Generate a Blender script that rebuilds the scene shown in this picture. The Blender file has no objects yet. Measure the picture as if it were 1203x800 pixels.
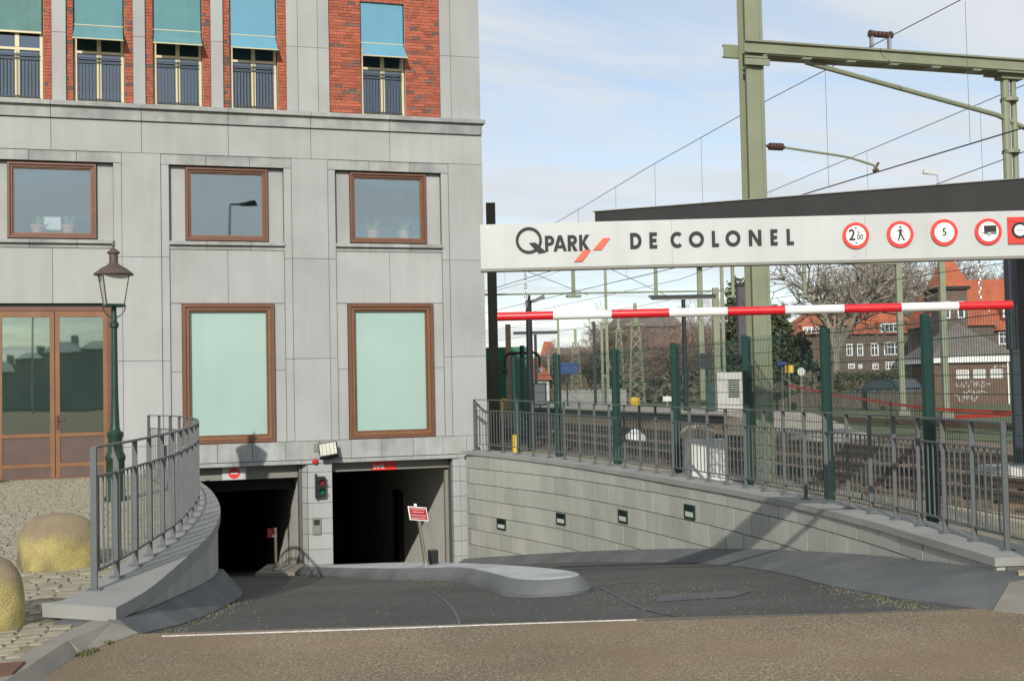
import bpy, bmesh, math, random
from mathutils import Vector, Matrix
from mathutils.geometry import tessellate_polygon
random.seed(7)
SC = bpy.context.scene
COL = SC.collection
R = math.radians

# ---------------------------------------------------------------- camera
YAW, PITCH, ROLL, EYE = 0.2950, 0.03695, -0.02108, 1.7
fw = Vector((math.sin(YAW)*math.cos(PITCH), math.cos(YAW)*math.cos(PITCH), math.sin(PITCH)))
rt = Vector((math.cos(YAW), -math.sin(YAW), 0))
up = rt.cross(fw)
r2 = math.cos(ROLL)*rt + math.sin(ROLL)*up
u2 = -math.sin(ROLL)*rt + math.cos(ROLL)*up
cam = bpy.data.objects.new('camera', bpy.data.cameras.new('camera'))
COL.objects.link(cam)
cam.matrix_world = Matrix(((r2.x, u2.x, -fw.x, 0), (r2.y, u2.y, -fw.y, 0), (r2.z, u2.z, -fw.z, EYE), (0, 0, 0, 1)))
cam.data.sensor_width = 36
cam.data.lens = 1400/1203*36
cam.data.clip_end = 6000
cam.data.clip_start = 0.1
SC.camera = cam

# ---------------------------------------------------------------- sky and sun
SUN_DIR = Vector((0.43, 1.0, -0.535)).normalized()
EL = math.asin(-SUN_DIR.z)
AZ = math.atan2(-SUN_DIR.x, -SUN_DIR.y)
W = bpy.data.worlds.new('World'); SC.world = W; W.use_nodes = True
nt = W.node_tree; nt.nodes.clear()
def wn(t, **k):
    n = nt.nodes.new(t)
    for a, b in k.items(): setattr(n, a, b)
    return n
sky = wn('ShaderNodeTexSky', sky_type='NISHITA', sun_disc=False, sun_elevation=EL, sun_rotation=AZ, air_density=1.0, dust_density=0.3, ozone_density=1.5)
tc = wn('ShaderNodeTexCoord'); sep = wn('ShaderNodeSeparateXYZ')
nt.links.new(tc.outputs['Generated'], sep.inputs[0])
den = wn('ShaderNodeMath', operation='ADD'); den.inputs[1].default_value = 0.16
mx = wn('ShaderNodeMath', operation='MAXIMUM'); mx.inputs[1].default_value = 0.0
nt.links.new(sep.outputs[2], mx.inputs[0]); nt.links.new(mx.outputs[0], den.inputs[0])
dv = []
for i, s in ((0, 1.0), (1, 1.0)):
    d = wn('ShaderNodeMath', operation='DIVIDE')
    nt.links.new(sep.outputs[i], d.inputs[0]); nt.links.new(den.outputs[0], d.inputs[1]); dv.append(d)
cmb = wn('ShaderNodeCombineXYZ')
nt.links.new(dv[0].outputs[0], cmb.inputs[0]); nt.links.new(dv[1].outputs[0], cmb.inputs[1])
mp = wn('ShaderNodeMapping'); mp.inputs['Rotation'].default_value = (0, 0, R(28)); mp.inputs['Scale'].default_value = (0.55, 1.5, 1)
nt.links.new(cmb.outputs[0], mp.inputs[0])
n1 = wn('ShaderNodeTexNoise'); n1.inputs['Scale'].default_value = 1.5; n1.inputs['Detail'].default_value = 10; n1.inputs['Roughness'].default_value = 0.6; n1.inputs['Distortion'].default_value = 0.7
nt.links.new(mp.outputs[0], n1.inputs['Vector'])
rmp = wn('ShaderNodeMapRange'); rmp.inputs['From Min'].default_value = 0.36; rmp.inputs['From Max'].default_value = 0.57; rmp.inputs['To Min'].default_value = 0.36; rmp.inputs['To Max'].default_value = 0.97
nt.links.new(n1.outputs['Fac'], rmp.inputs['Value'])
n2 = wn('ShaderNodeTexNoise'); n2.inputs['Scale'].default_value = 3.0; n2.inputs['Detail'].default_value = 8
nt.links.new(mp.outputs[0], n2.inputs['Vector'])
ccol = wn('ShaderNodeMix', data_type='RGBA'); ccol.inputs[6].default_value = (6.4, 6.9, 7.5, 1); ccol.inputs[7].default_value = (8.3, 8.6, 8.9, 1)
nt.links.new(n2.outputs['Fac'], ccol.inputs[0])
boost = wn('ShaderNodeMix', data_type='RGBA', blend_type='MULTIPLY'); boost.inputs[0].default_value = 1; boost.inputs[7].default_value = (1.5, 1.5, 1.5, 1)
nt.links.new(sky.outputs[0], boost.inputs[6])
mixc = wn('ShaderNodeMix', data_type='RGBA')
nt.links.new(rmp.outputs[0], mixc.inputs[0]); nt.links.new(boost.outputs[2], mixc.inputs[6]); nt.links.new(ccol.outputs[2], mixc.inputs[7])
bg = wn('ShaderNodeBackground'); bg.inputs[1].default_value = 0.1
nt.links.new(mixc.outputs[2], bg.inputs[0])
out = wn('ShaderNodeOutputWorld'); nt.links.new(bg.outputs[0], out.inputs[0])
sl = bpy.data.lights.new('sun', 'SUN'); sl.energy = 4.0; sl.angle = R(0.5); sl.color = (1.0, 0.955, 0.88)
so = bpy.data.objects.new('sun', sl); COL.objects.link(so); so.location = (-20, -40, 30)
so.rotation_euler = SUN_DIR.to_track_quat('-Z', 'Y').to_euler()
SC.view_settings.view_transform = 'Standard'; SC.view_settings.look = 'None'
SC.view_settings.exposure = 0.0; SC.view_settings.gamma = 1.0

# ---------------------------------------------------------------- materials
MATS = {}
def M(name, col, rough=0.8, var=0.12, scale=3.0, rnd=0.0, bump=0.0, bscale=60, metal=0.0, streak=0.0, speck=0.0, sscale=120, spec=0.5, stain=None, stain_amt=0.0, stain_scale=2.0, coat=0):
    m = bpy.data.materials.new(name); m.use_nodes = True; MATS[name] = m
    t = m.node_tree; N = t.nodes; L = t.links
    b = N['Principled BSDF']
    b.inputs['Roughness'].default_value = rough; b.inputs['Metallic'].default_value = metal
    b.inputs['Specular IOR Level'].default_value = spec
    if coat: b.inputs['Coat Weight'].default_value = coat
    geo = N.new('ShaderNodeNewGeometry')
    def noise(sc, det=4, src=None):
        n = N.new('ShaderNodeTexNoise'); n.inputs['Scale'].default_value = sc; n.inputs['Detail'].default_value = det
        L.new(src if src else geo.outputs['Position'], n.inputs['Vector']); return n.outputs['Fac']
    terms = []
    def term(fac, amt):
        mr = N.new('ShaderNodeMapRange'); mr.inputs['From Min'].default_value = 0.25; mr.inputs['From Max'].default_value = 0.75
        mr.inputs['To Min'].default_value = 1-amt; mr.inputs['To Max'].default_value = 1+amt
        L.new(fac, mr.inputs['Value']); terms.append(mr.outputs[0])
    if var: term(noise(scale, 6), var)
    if speck: term(noise(sscale, 2), speck)
    if streak:
        mpn = N.new('ShaderNodeMapping'); mpn.inputs['Scale'].default_value = (3.5, 3.5, 0.3)
        L.new(geo.outputs['Position'], mpn.inputs[0]); term(noise(1.6, 5, mpn.outputs[0]), streak)
    if rnd:
        oi = N.new('ShaderNodeObjectInfo'); mr = N.new('ShaderNodeMapRange')
        mr.inputs['To Min'].default_value = 1-rnd; mr.inputs['To Max'].default_value = 1+rnd
        L.new(oi.outputs['Random'], mr.inputs['Value']); terms.append(mr.outputs[0])
    cur = None
    for x in terms:
        if cur is None: cur = x
        else:
            mu = N.new('ShaderNodeMath'); mu.operation = 'MULTIPLY'; L.new(cur, mu.inputs[0]); L.new(x, mu.inputs[1]); cur = mu.outputs[0]
    rgb = N.new('ShaderNodeRGB'); rgb.outputs[0].default_value = (*col, 1)
    csrc = rgb.outputs[0]
    if stain:
        mixn = N.new('ShaderNodeMix'); mixn.data_type = 'RGBA'
        mr = N.new('ShaderNodeMapRange'); mr.inputs['From Min'].default_value = 0.45; mr.inputs['From Max'].default_value = 0.68
        mr.inputs['To Max'].default_value = stain_amt
        L.new(noise(stain_scale, 8), mr.inputs['Value']); L.new(mr.outputs[0], mixn.inputs[0])
        mixn.inputs[7].default_value = (*stain, 1); L.new(csrc, mixn.inputs[6]); csrc = mixn.outputs[2]
    if cur is not None:
        vm = N.new('ShaderNodeVectorMath'); vm.operation = 'SCALE'
        L.new(csrc, vm.inputs[0]); L.new(cur, vm.inputs['Scale']); csrc = vm.outputs[0]
    L.new(csrc, b.inputs['Base Color'])
    if bump:
        bn = N.new('ShaderNodeBump'); bn.inputs['Strength'].default_value = bump; bn.inputs['Distance'].default_value = 0.02
        L.new(noise(bscale, 4), bn.inputs['Height']); L.new(bn.outputs[0], b.inputs['Normal'])
    return m

def glass(name, tint, fac, gcol=(1, 1, 1), wav=0.0):
    m = bpy.data.materials.new(name); m.use_nodes = True; t = m.node_tree; N = t.nodes; L = t.links
    N.remove(N['Principled BSDF'])
    tr = N.new('ShaderNodeBsdfTransparent'); tr.inputs[0].default_value = (*tint, 1)
    gl = N.new('ShaderNodeBsdfGlossy'); gl.inputs['Roughness'].default_value = 0.015; gl.inputs[0].default_value = (*gcol, 1)
    mi = N.new('ShaderNodeMixShader')
    fr = N.new('ShaderNodeFresnel'); fr.inputs[0].default_value = 1.45
    mr = N.new('ShaderNodeMapRange'); mr.inputs['To Min'].default_value = fac; mr.inputs['To Max'].default_value = 1
    L.new(fr.outputs[0], mr.inputs['Value']); L.new(mr.outputs[0], mi.inputs[0])
    L.new(tr.outputs[0], mi.inputs[1]); L.new(gl.outputs[0], mi.inputs[2]); L.new(mi.outputs[0], N['Material Output'].inputs[0])
    if wav:
        g = N.new('ShaderNodeNewGeometry'); n = N.new('ShaderNodeTexNoise'); n.inputs['Scale'].default_value = 1.1
        bn = N.new('ShaderNodeBump'); bn.inputs['Strength'].default_value = wav; bn.inputs['Distance'].default_value = 0.01
        L.new(g.outputs['Position'], n.inputs['Vector']); L.new(n.outputs[0], bn.inputs['Height']); L.new(bn.outputs[0], gl.inputs['Normal'])
    return m

m_stone = M('stone cladding', (0.342, 0.351, 0.336), 0.75, 0.06, 0.8, rnd=0.05, bump=0.05, bscale=90, streak=0.05, speck=0.03, sscale=60, stain=(0.265, 0.27, 0.256), stain_amt=0.40, stain_scale=0.9)
m_ledge = M('weathered ledge stone', (0.315, 0.322, 0.307), 0.8, 0.15, 2.5, rnd=0.05, bump=0.06, bscale=60, streak=0.14, stain=(0.14, 0.142, 0.138), stain_amt=0.5, stain_scale=1.6)
m_back = M('dark joint backing', (0.10, 0.10, 0.097), 0.9, 0.1)
m_wall = M('granite wall block', (0.355, 0.354, 0.308), 0.8, 0.10, 1.5, rnd=0.09, bump=0.08, bscale=80, streak=0.06, speck=0.06, sscale=90)
m_coping = M('granite coping', (0.262, 0.262, 0.240), 0.8, 0.10, 2.0, rnd=0.06, bump=0.06, bscale=90, speck=0.08, sscale=110)
m_skirt = M('dark cast concrete kerb', (0.102, 0.108, 0.108), 0.8, 0.18, 1.6, rnd=0.05, bump=0.12, bscale=40, speck=0.08, sscale=60, spec=0.3, stain=(0.15, 0.15, 0.143), stain_amt=0.6, stain_scale=1.3)
m_island = M('pale island concrete', (0.40, 0.405, 0.395), 0.7, 0.10, 2.5, bump=0.08, bscale=50, stain=(0.15, 0.155, 0.16), stain_amt=0.6, stain_scale=1.5)
m_islside = M('dark island side', (0.125, 0.132, 0.132), 0.7, 0.14, 2.0, bump=0.08, bscale=50, stain=(0.07, 0.075, 0.078), stain_amt=0.6, stain_scale=1.2)  # sides are coloured darker than the top slab
m_kerb = M('concrete kerb', (0.225, 0.205, 0.17), 0.85, 0.14, 3, rnd=0.06, bump=0.12, bscale=70, speck=0.1, sscale=100)
m_brick = M('red brick', (0.345, 0.088, 0.045), 0.85, 0.22, 30, rnd=0.28, bump=0.15, bscale=120)
m_brickmix = M('red brick mix', (0.345, 0.088, 0.045), 0.85, 0.4, 9, bump=0.15, bscale=120)
m_mortar = M('pale mortar', (0.42, 0.36, 0.31), 0.9, 0.15, 20)
m_frame = M('brown window frame', (0.142, 0.060, 0.032), 0.45, 0.12, 5, streak=0.06)
m_frame2 = M('ochre door frame', (0.20, 0.092, 0.038), 0.45, 0.14, 5, streak=0.06)
m_kick = M('brown door panel', (0.10, 0.062, 0.050), 0.5, 0.12, 5)
m_cream = M('cream window frame', (0.60, 0.53, 0.33), 0.5, 0.06, 5)
m_mint = M('frosted mint glass', (0.325, 0.455, 0.40), 0.08, 0.05, 0.5, spec=0.4, streak=0.02)
m_glass = glass('window glass', (0.93, 0.96, 0.96), 0.25, (0.82, 0.93, 0.95), 0.05)
m_doorglass = glass('tinted door glass', (0.5, 0.6, 0.55), 0.30, (0.80, 0.93, 0.86), 0.06)
m_topglass = glass('top floor glass', (0.3, 0.33, 0.34), 0.2, (0.85, 0.93, 1.0))
m_room = M('room interior', (0.16, 0.17, 0.165), 0.9, 0.2, 1)
m_awn_a = M('faded teal awning cloth', (0.105, 0.235, 0.25), 0.85, 0.10, 2.5, streak=0.08)
m_awn_b = M('bright blue awning cloth', (0.12, 0.30, 0.39), 0.8, 0.05, 2)
m_awn_c = M('grey green awning cloth', (0.10, 0.20, 0.19), 0.85, 0.15, 2.5, streak=0.08)
m_balc = M('dark balcony rail', (0.03, 0.036, 0.045), 0.5, 0.05)
m_rail = M('grey railing paint', (0.105, 0.113, 0.113), 0.5, 0.10, 8, spec=0.4)
m_fence = M('green fence paint', (0.009, 0.043, 0.034), 0.5, 0.10, 6)
m_lampgreen = M('dark green cast iron', (0.008, 0.035, 0.020), 0.42, 0.25, 14, bump=0.1, bscale=60)
m_lampcap = M('oxidised lamp roof', (0.085, 0.062, 0.052), 0.5, 0.25, 12)
m_opal = M('opal lamp glass', (0.47, 0.48, 0.44), 0.25, 0.04, 6)
m_boll = M('yellow sandstone', (0.38, 0.315, 0.115), 0.92, 0.2, 9, bump=0.55, bscale=70, speck=0.22, sscale=80, stain=(0.13, 0.105, 0.075), stain_amt=0.85, stain_scale=2.6)
def weather_top(m, z0, z1, col, amt):
    t = m.node_tree; N = t.nodes; L = t.links; b = N['Principled BSDF']; old = b.inputs['Base Color'].links[0].from_socket
    g = N.new('ShaderNodeNewGeometry'); sp = N.new('ShaderNodeSeparateXYZ'); L.new(g.outputs['Position'], sp.inputs[0])
    n = N.new('ShaderNodeTexNoise'); n.inputs['Scale'].default_value = 9; n.inputs['Detail'].default_value = 8; n.inputs['Roughness'].default_value = 0.7; L.new(g.outputs['Position'], n.inputs['Vector'])
    mr = N.new('ShaderNodeMapRange'); mr.inputs['From Min'].default_value = z0; mr.inputs['From Max'].default_value = z1; mr.inputs['To Min'].default_value = -0.45; mr.inputs['To Max'].default_value = 0.35; L.new(sp.outputs[2], mr.inputs['Value'])
    ad = N.new('ShaderNodeMath'); ad.operation = 'ADD'; L.new(mr.outputs[0], ad.inputs[0]); L.new(n.outputs[0], ad.inputs[1])
    m2 = N.new('ShaderNodeMapRange'); m2.inputs['From Min'].default_value = 0.42; m2.inputs['From Max'].default_value = 0.62; m2.inputs['To Max'].default_value = amt; L.new(ad.outputs[0], m2.inputs['Value'])
    mi = N.new('ShaderNodeMix'); mi.data_type = 'RGBA'; L.new(m2.outputs[0], mi.inputs[0]); L.new(old, mi.inputs[6]); mi.inputs[7].default_value = (*col, 1); L.new(mi.outputs[2], b.inputs['Base Color'])
weather_top(m_boll, .15, .52, (0.21, 0.160, 0.112), 0.75)
m_sett = M('stone sett', (0.265, 0.238, 0.170), 0.85, 0.18, 7, rnd=0.14, bump=0.2, bscale=60)
m_sand = M('sandy joint fill', (0.205, 0.178, 0.12), 0.95, 0.3, 10, stain=(0.10, 0.12, 0.045), stain_amt=0.5, stain_scale=4)
m_iron = M('rusty iron cover', (0.13, 0.06, 0.035), 0.7, 0.25, 12)
m_white = M('white paint', (0.76, 0.76, 0.735), 0.45, 0.06, 5, stain=(0.55, 0.545, 0.51), stain_amt=0.35, stain_scale=5)
m_line = M('worn line paint', (0.55, 0.53, 0.49), 0.7, 0.25, 14, speck=0.2, sscale=60)
m_sign = M('light grey sign board', (0.455, 0.475, 0.46), 0.45, 0.04, 2.5, streak=0.06, stain=(0.36, 0.37, 0.345), stain_amt=0.35, stain_scale=1.8)
m_dark = M('dark letter paint', (0.016, 0.018, 0.019), 0.7, 0.06, 5)
m_arm = M('anthracite steel', (0.036, 0.037, 0.036), 0.6, 0.10, 3, spec=0.12)
m_navy = M('dark steel post', (0.018, 0.022, 0.034), 0.5, 0.1, 4)
m_orange = M('orange red logo paint', (0.72, 0.085, 0.035), 0.4, 0.04)
m_red = M('signal red paint', (0.60, 0.010, 0.018), 0.38, 0.10, 6, coat=0.15, stain=(0.42, 0.03, 0.03), stain_amt=0.4, stain_scale=6)
m_pink = M('worn pink print', (0.62, 0.33, 0.32), 0.6, 0.1, 30)
m_redshade = M('shade darkened red plate', (0.10, 0.006, 0.008), 0.5, 0.05)  # red darkened in the colour itself for a plate standing in shade
m_dkred = M('dark red plate paint', (0.30, 0.008, 0.012), 0.4, 0.05)  # darker red of the leaning sign's field
m_sred = M('traffic sign red', (0.70, 0.035, 0.028), 0.4, 0.04)
m_steel = M('brushed steel', (0.48, 0.47, 0.44), 0.32, 0.08, 9, metal=0.8)
m_chrome = M('polished pole', (0.62, 0.57, 0.47), 0.22, 0.1, 9, metal=0.9)
m_mast = M('pale green mast paint', (0.205, 0.225, 0.145), 0.6, 0.10, 2.5, streak=0.05)
m_olive = M('dark olive mast paint', (0.058, 0.060, 0.033), 0.6, 0.1, 4)
m_wire = M('overhead wire', (0.035, 0.037, 0.040), 0.6, 0.0)
m_insul = M('brown insulator', (0.085, 0.045, 0.035), 0.3, 0.15, 30)
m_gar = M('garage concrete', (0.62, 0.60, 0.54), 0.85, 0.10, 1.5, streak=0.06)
m_garshade = M('shade toned garage concrete', (0.022, 0.022, 0.021), 0.9, 0.1, 1.5)  # the garage's darkness is put into this near-black concrete colour
m_garmid = M('half shade garage concrete', (0.34, 0.335, 0.31), 0.9, 0.1, 1.5)  # same concrete again, with a weaker shade mixed into its colour
m_header = M('beige shutter box', (0.20, 0.195, 0.165), 0.6, 0.08, 2)
m_pot = M('terracotta pot', (0.62, 0.28, 0.19), 0.7, 0.08)
m_leaf = M('plant leaf', (0.13, 0.27, 0.09), 0.6, 0.2, 30)
m_paper = M('white paper', (0.85, 0.85, 0.85), 0.7, 0.02)
m_rust = M('rusty rail steel', (0.10, 0.058, 0.038), 0.6, 0.2, 8)
m_sleeper = M('weathered sleeper', (0.15, 0.10, 0.065), 0.9, 0.2, 6, rnd=0.2)
m_ballast = M('brown ballast', (0.17, 0.115, 0.072), 0.95, 0.25, 2, bump=0.5, bscale=30, speck=0.5, sscale=22)
m_paving = M('sandy paving', (0.36, 0.295, 0.205), 0.9, 0.15, 3, bump=0.1, bscale=50, speck=0.08)
m_platform = M('platform paving', (0.33, 0.29, 0.235), 0.9, 0.12, 1.2, speck=0.06, sscale=10)
m_platedge = M('dark platform wall', (0.045, 0.042, 0.04), 0.9, 0.2)
m_grass = M('dry winter grass', (0.085, 0.098, 0.034), 0.95, 0.35, 0.8, speck=0.3, sscale=8)
m_hbrick = M('dark house brick', (0.125, 0.088, 0.07), 0.9, 0.2, 3, speck=0.15, sscale=12)
m_hbrick2 = M('brown hut brick', (0.135, 0.08, 0.055), 0.9, 0.15, 2, speck=0.2, sscale=14)
m_tile = M('orange roof tile', (0.34, 0.092, 0.042), 0.85, 0.22, 1.3, speck=0.16, sscale=9, rnd=0.05)
m_greytile = M('grey roof tile', (0.14, 0.12, 0.105), 0.9, 0.2, 2, speck=0.15, sscale=9)
m_pane = M('house window pane', (0.055, 0.065, 0.075), 0.1, 0.2, 1)
m_bark = M('grey green bark', (0.21, 0.185, 0.14), 0.95, 0.2, 3)
m_twig = M('red brown twigs', (0.20, 0.135, 0.105), 0.95, 0.25, 1)  # lightened so the colour stands in for distance haze
m_twig2 = M('brown twigs', (0.19, 0.155, 0.125), 0.95, 0.25, 1)  # paler tone likewise replaces haze on the far trees
m_ever = M('dark evergreen foliage', (0.058, 0.072, 0.036), 0.9, 0.45, 1.2)
m_hedge = M('olive hedge leaf', (0.085, 0.078, 0.028), 0.9, 0.35, 1.5)
m_shrub = M('far shrub twigs', (0.12, 0.098, 0.07), 0.95, 0.4, 0.5)
m_carblue = M('dark blue car paint', (0.012, 0.03, 0.05), 0.25, 0.05, coat=0.6)
m_cargrey = M('grey car paint', (0.06, 0.065, 0.07), 0.25, 0.05, coat=0.6)
m_tyre = M('tyre rubber', (0.02, 0.02, 0.02), 0.85, 0.1)
m_black = M('black lamp post paint', (0.010, 0.011, 0.014), 0.45, 0.1)
m_cab = M('light grey cabinet', (0.50, 0.50, 0.47), 0.6, 0.08, 4)
m_yellow = M('yellow paint', (0.68, 0.44, 0.03), 0.6, 0.08)
m_tape = M('red barrier tape', (0.5, 0.03, 0.022), 0.5, 0.05)
m_blue = M('blue sign', (0.012, 0.05, 0.2), 0.5, 0.05)
m_wood = M('wooden pole', (0.30, 0.20, 0.125), 0.85, 0.2, 6)
m_greenpanel = M('green hoarding', (0.01, 0.12, 0.045), 0.6, 0.08)
m_fencewood = M('brown garden fence board', (0.085, 0.068, 0.052), 0.9, 0.2, 3, rnd=0.15)
m_greyfence = M('pale grey fence board', (0.36, 0.35, 0.33), 0.9, 0.15, 3, rnd=0.1)
m_rear = M('facing street facade', (0.40, 0.47, 0.41), 0.9, 0.2, 0.3)
m_lens_r = M('red signal lens', (0.30, 0.012, 0.02), 0.2, 0.1)
m_lens_g = M('green signal lens', (0.0, 0.16, 0.075), 0.2, 0.1)
m_flood = M('floodlight glass', (0.50, 0.50, 0.40), 0.2, 0.1, 12)
m_weed = M('weed leaf', (0.12, 0.125, 0.045), 0.8, 0.3, 20)
m_patch = M('faded road patch', (0.080, 0.082, 0.086), 0.9, 0.3, 3, speck=0.2, sscale=60)
m_seal = M('crack sealing', (0.092, 0.092, 0.088), 0.85, 0.3, 5)

def asphalt(name, col, chips, amt, rough=0.9, tint=None):
    m = M(name, col, rough, 0.14, 0.7, bump=0.5, bscale=130, speck=0.55, sscale=48)
    t = m.node_tree; N = t.nodes; L = t.links; b = N['Principled BSDF']
    old = b.inputs['Base Color'].links[0].from_socket
    g = N.new('ShaderNodeNewGeometry'); v = N.new('ShaderNodeTexVoronoi'); v.inputs['Scale'].default_value = 95
    L.new(g.outputs['Position'], v.inputs['Vector'])
    sp = N.new('ShaderNodeSeparateColor'); L.new(v.outputs['Color'], sp.inputs[0])
    gt = N.new('ShaderNodeMath'); gt.operation = 'GREATER_THAN'; gt.inputs[1].default_value = 1-amt; L.new(sp.outputs[0], gt.inputs[0])
    lt = N.new('ShaderNodeMath'); lt.operation = 'LESS_THAN'; lt.inputs[1].default_value = 0.5; L.new(v.outputs['Distance'], lt.inputs[0])
    mu = N.new('ShaderNodeMath'); mu.operation = 'MULTIPLY'; L.new(gt.outputs[0], mu.inputs[0]); L.new(lt.outputs[0], mu.inputs[1])
    mi = N.new('ShaderNodeMix'); mi.data_type = 'RGBA'; L.new(mu.outputs[0], mi.inputs[0]); L.new(old, mi.inputs[6]); mi.inputs[7].default_value = (*chips, 1)
    src = mi.outputs[2]
    if tint:
        n = N.new('ShaderNodeTexNoise'); n.inputs['Scale'].default_value = 0.9; n.inputs['Detail'].default_value = 5
        L.new(g.outputs['Position'], n.inputs['Vector'])
        mr = N.new('ShaderNodeMapRange'); mr.inputs['From Min'].default_value = 0.4; mr.inputs['From Max'].default_value = 0.65; mr.inputs['To Max'].default_value = 0.7
        L.new(n.outputs[0], mr.inputs['Value'])
        m2 = N.new('ShaderNodeMix'); m2.data_type = 'RGBA'; L.new(mr.outputs[0], m2.inputs[0]); L.new(src, m2.inputs[6]); m2.inputs[7].default_value = (*tint, 1); src = m2.outputs[2]
    n3 = N.new('ShaderNodeTexNoise'); n3.inputs['Scale'].default_value = 0.35; n3.inputs['Detail'].default_value = 6; n3.inputs['Roughness'].default_value = 0.65
    L.new(g.outputs['Position'], n3.inputs['Vector']); r3 = N.new('ShaderNodeMapRange'); r3.inputs['From Min'].default_value = 0.3; r3.inputs['From Max'].default_value = 0.7; r3.inputs['To Min'].default_value = 0.80; r3.inputs['To Max'].default_value = 1.18
    L.new(n3.outputs[0], r3.inputs['Value']); sc3 = N.new('ShaderNodeVectorMath'); sc3.operation = 'SCALE'; L.new(src, sc3.inputs[0]); L.new(r3.outputs[0], sc3.inputs['Scale']); src = sc3.outputs[0]
    L.new(src, b.inputs['Base Color'])
    return m
m_road = asphalt('brown gravel asphalt', (0.190, 0.144, 0.088), (0.44, 0.37, 0.26), 0.17, tint=(0.20, 0.138, 0.080))
m_ramp = asphalt('dark ramp asphalt', (0.062, 0.060, 0.052), (0.20, 0.19, 0.165), 0.075)

# ---------------------------------------------------------------- mesh helpers
class MB:
    def __init__(s): s.v = []; s.f = []
    def add(s, vs, fs):
        o = len(s.v); s.v += [tuple(p) for p in vs]; s.f += [tuple(o+i for i in f) for f in fs]; return s
    def box(s, x0, y0, z0, x1, y1, z1):
        return s.hexa([(x0,y0,z0),(x1,y0,z0),(x1,y1,z0),(x0,y1,z0)], [(x0,y0,z1),(x1,y0,z1),(x1,y1,z1),(x0,y1,z1)])
    def hexa(s, a, b):
        n = len(a); fs = [tuple(range(n-1, -1, -1)), tuple(range(n, 2*n))]
        for i in range(n): j = (i+1) % n; fs.append((i, j, n+j, n+i))
        return s.add(list(a)+list(b), fs)
    def tube(s, p0, p1, r0, r1=None, n=8, caps=True):
        p0 = Vector(p0); p1 = Vector(p1); r1 = r0 if r1 is None else r1
        d = (p1-p0); 
        if d.length < 1e-9: return s
        d.normalize(); a = d.orthogonal().normalized() if abs(d.z) < 0.99 else Vector((1, 0, 0)); b = d.cross(a)
        ring = lambda p, r: [p + (a*math.cos(2*math.pi*k/n)+b*math.sin(2*math.pi*k/n))*r for k in range(n)]
        fs = [(i, (i+1) % n, n+(i+1) % n, n+i) for i in range(n)]
        if caps: fs += [tuple(range(n-1, -1, -1)), tuple(range(n, 2*n))]
        return s.add(ring(p0, r0)+ring(p1, r1), fs)
    def path(s, pts, r, n=6):
        for i in range(len(pts)-1): s.tube(pts[i], pts[i+1], r, r, n)
        return s
    def lathe(s, prof, c=(0, 0, 0), n=16, ang=0):
        vs = []; fs = []
        for r, z in prof:
            for k in range(n):
                t = 2*math.pi*k/n+ang; vs.append((c[0]+r*math.cos(t), c[1]+r*math.sin(t), c[2]+z))
        for i in range(len(prof)-1):
            for k in range(n):
                j = (k+1) % n; fs.append((i*n+k, i*n+j, (i+1)*n+j, (i+1)*n+k))
        fs.append(tuple(range(n-1, -1, -1))); fs.append(tuple((len(prof)-1)*n+k for k in range(n)))
        return s.add(vs, fs)
    def obox(s, c, ax, ay, az):
        c, ax, ay, az = Vector(c), Vector(ax), Vector(ay), Vector(az)
        q = lambda z: [c-ax-ay+z, c+ax-ay+z, c+ax+ay+z, c-ax+ay+z]
        return s.hexa(q(-az), q(az))
    def poly(s, outer, holes, front, thick, mapf):
        """flat 2D outline (with holes) made into a slab: mapf(x, y, d) -> 3D, front at d=front, back at d=front+thick"""
        loops = [outer]+list(holes)
        flat = [p for l in loops for p in l]
        tri = tessellate_polygon([[Vector((p[0], p[1], 0)) for p in l] for l in loops])
        vs = [mapf(p[0], p[1], front) for p in flat]+[mapf(p[0], p[1], front+thick) for p in flat]
        n = len(flat); fs = [tuple(t) for t in tri]+[tuple(n+i for i in reversed(t)) for t in tri]
        o = 0
        for l in loops:
            k = len(l)
            for i in range(k): j = (i+1) % k; fs.append((o+i, o+j, n+o+j, n+o+i))
            o += k
        return s.add(vs, fs)
    def build(s, name, mat, parent=None, smooth=False, **kw):
        me = bpy.data.meshes.new(name); me.from_pydata([tuple(v) for v in s.v], [], s.f)
        bm = bmesh.new(); bm.from_mesh(me); bmesh.ops.recalc_face_normals(bm, faces=bm.faces); bm.to_mesh(me); bm.free()
        me.materials.append(mat)
        if smooth:
            me.shade_smooth()
            try: me.set_sharp_from_angle(angle=R(40))
            except Exception: pass
        o = bpy.data.objects.new(name, me); COL.objects.link(o)
        if parent is not None: o.parent = parent
        for k, v in kw.items(): o[k] = v
        return o
def tag(o, label, cat, group=None):
    o['label'] = label; o['category'] = cat
    if group: o['group'] = group
    return o
def thing(name, label, cat, loc=(0, 0, 0), rz=0, group=None):
    o = bpy.data.objects.new(name, None); COL.objects.link(o); o.location = loc; o.rotation_euler = (0, 0, rz)
    o.empty_display_size = 0.2
    return tag(o, label, cat, group)
def base(name, kind='structure'):
    o = bpy.data.objects.new(name, None); COL.objects.link(o); o['kind'] = kind; return o
def clone(src, parent, loc=None, rz=None):
    c = src.copy(); COL.objects.link(c); c.parent = parent
    if loc is not None: c.location = loc
    if rz is not None: c.rotation_euler = (0, 0, rz)
    return c
def clone_tree(root, loc, rz, label, group=None):
    r = root.copy(); COL.objects.link(r); r.location = loc; r.rotation_euler = (0, 0, rz); r['label'] = label
    if group: r['group'] = group
    for ch in list(root.children):
        c = clone(ch, r)
        for g in list(ch.children): clone(g, c)
    return r
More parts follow.
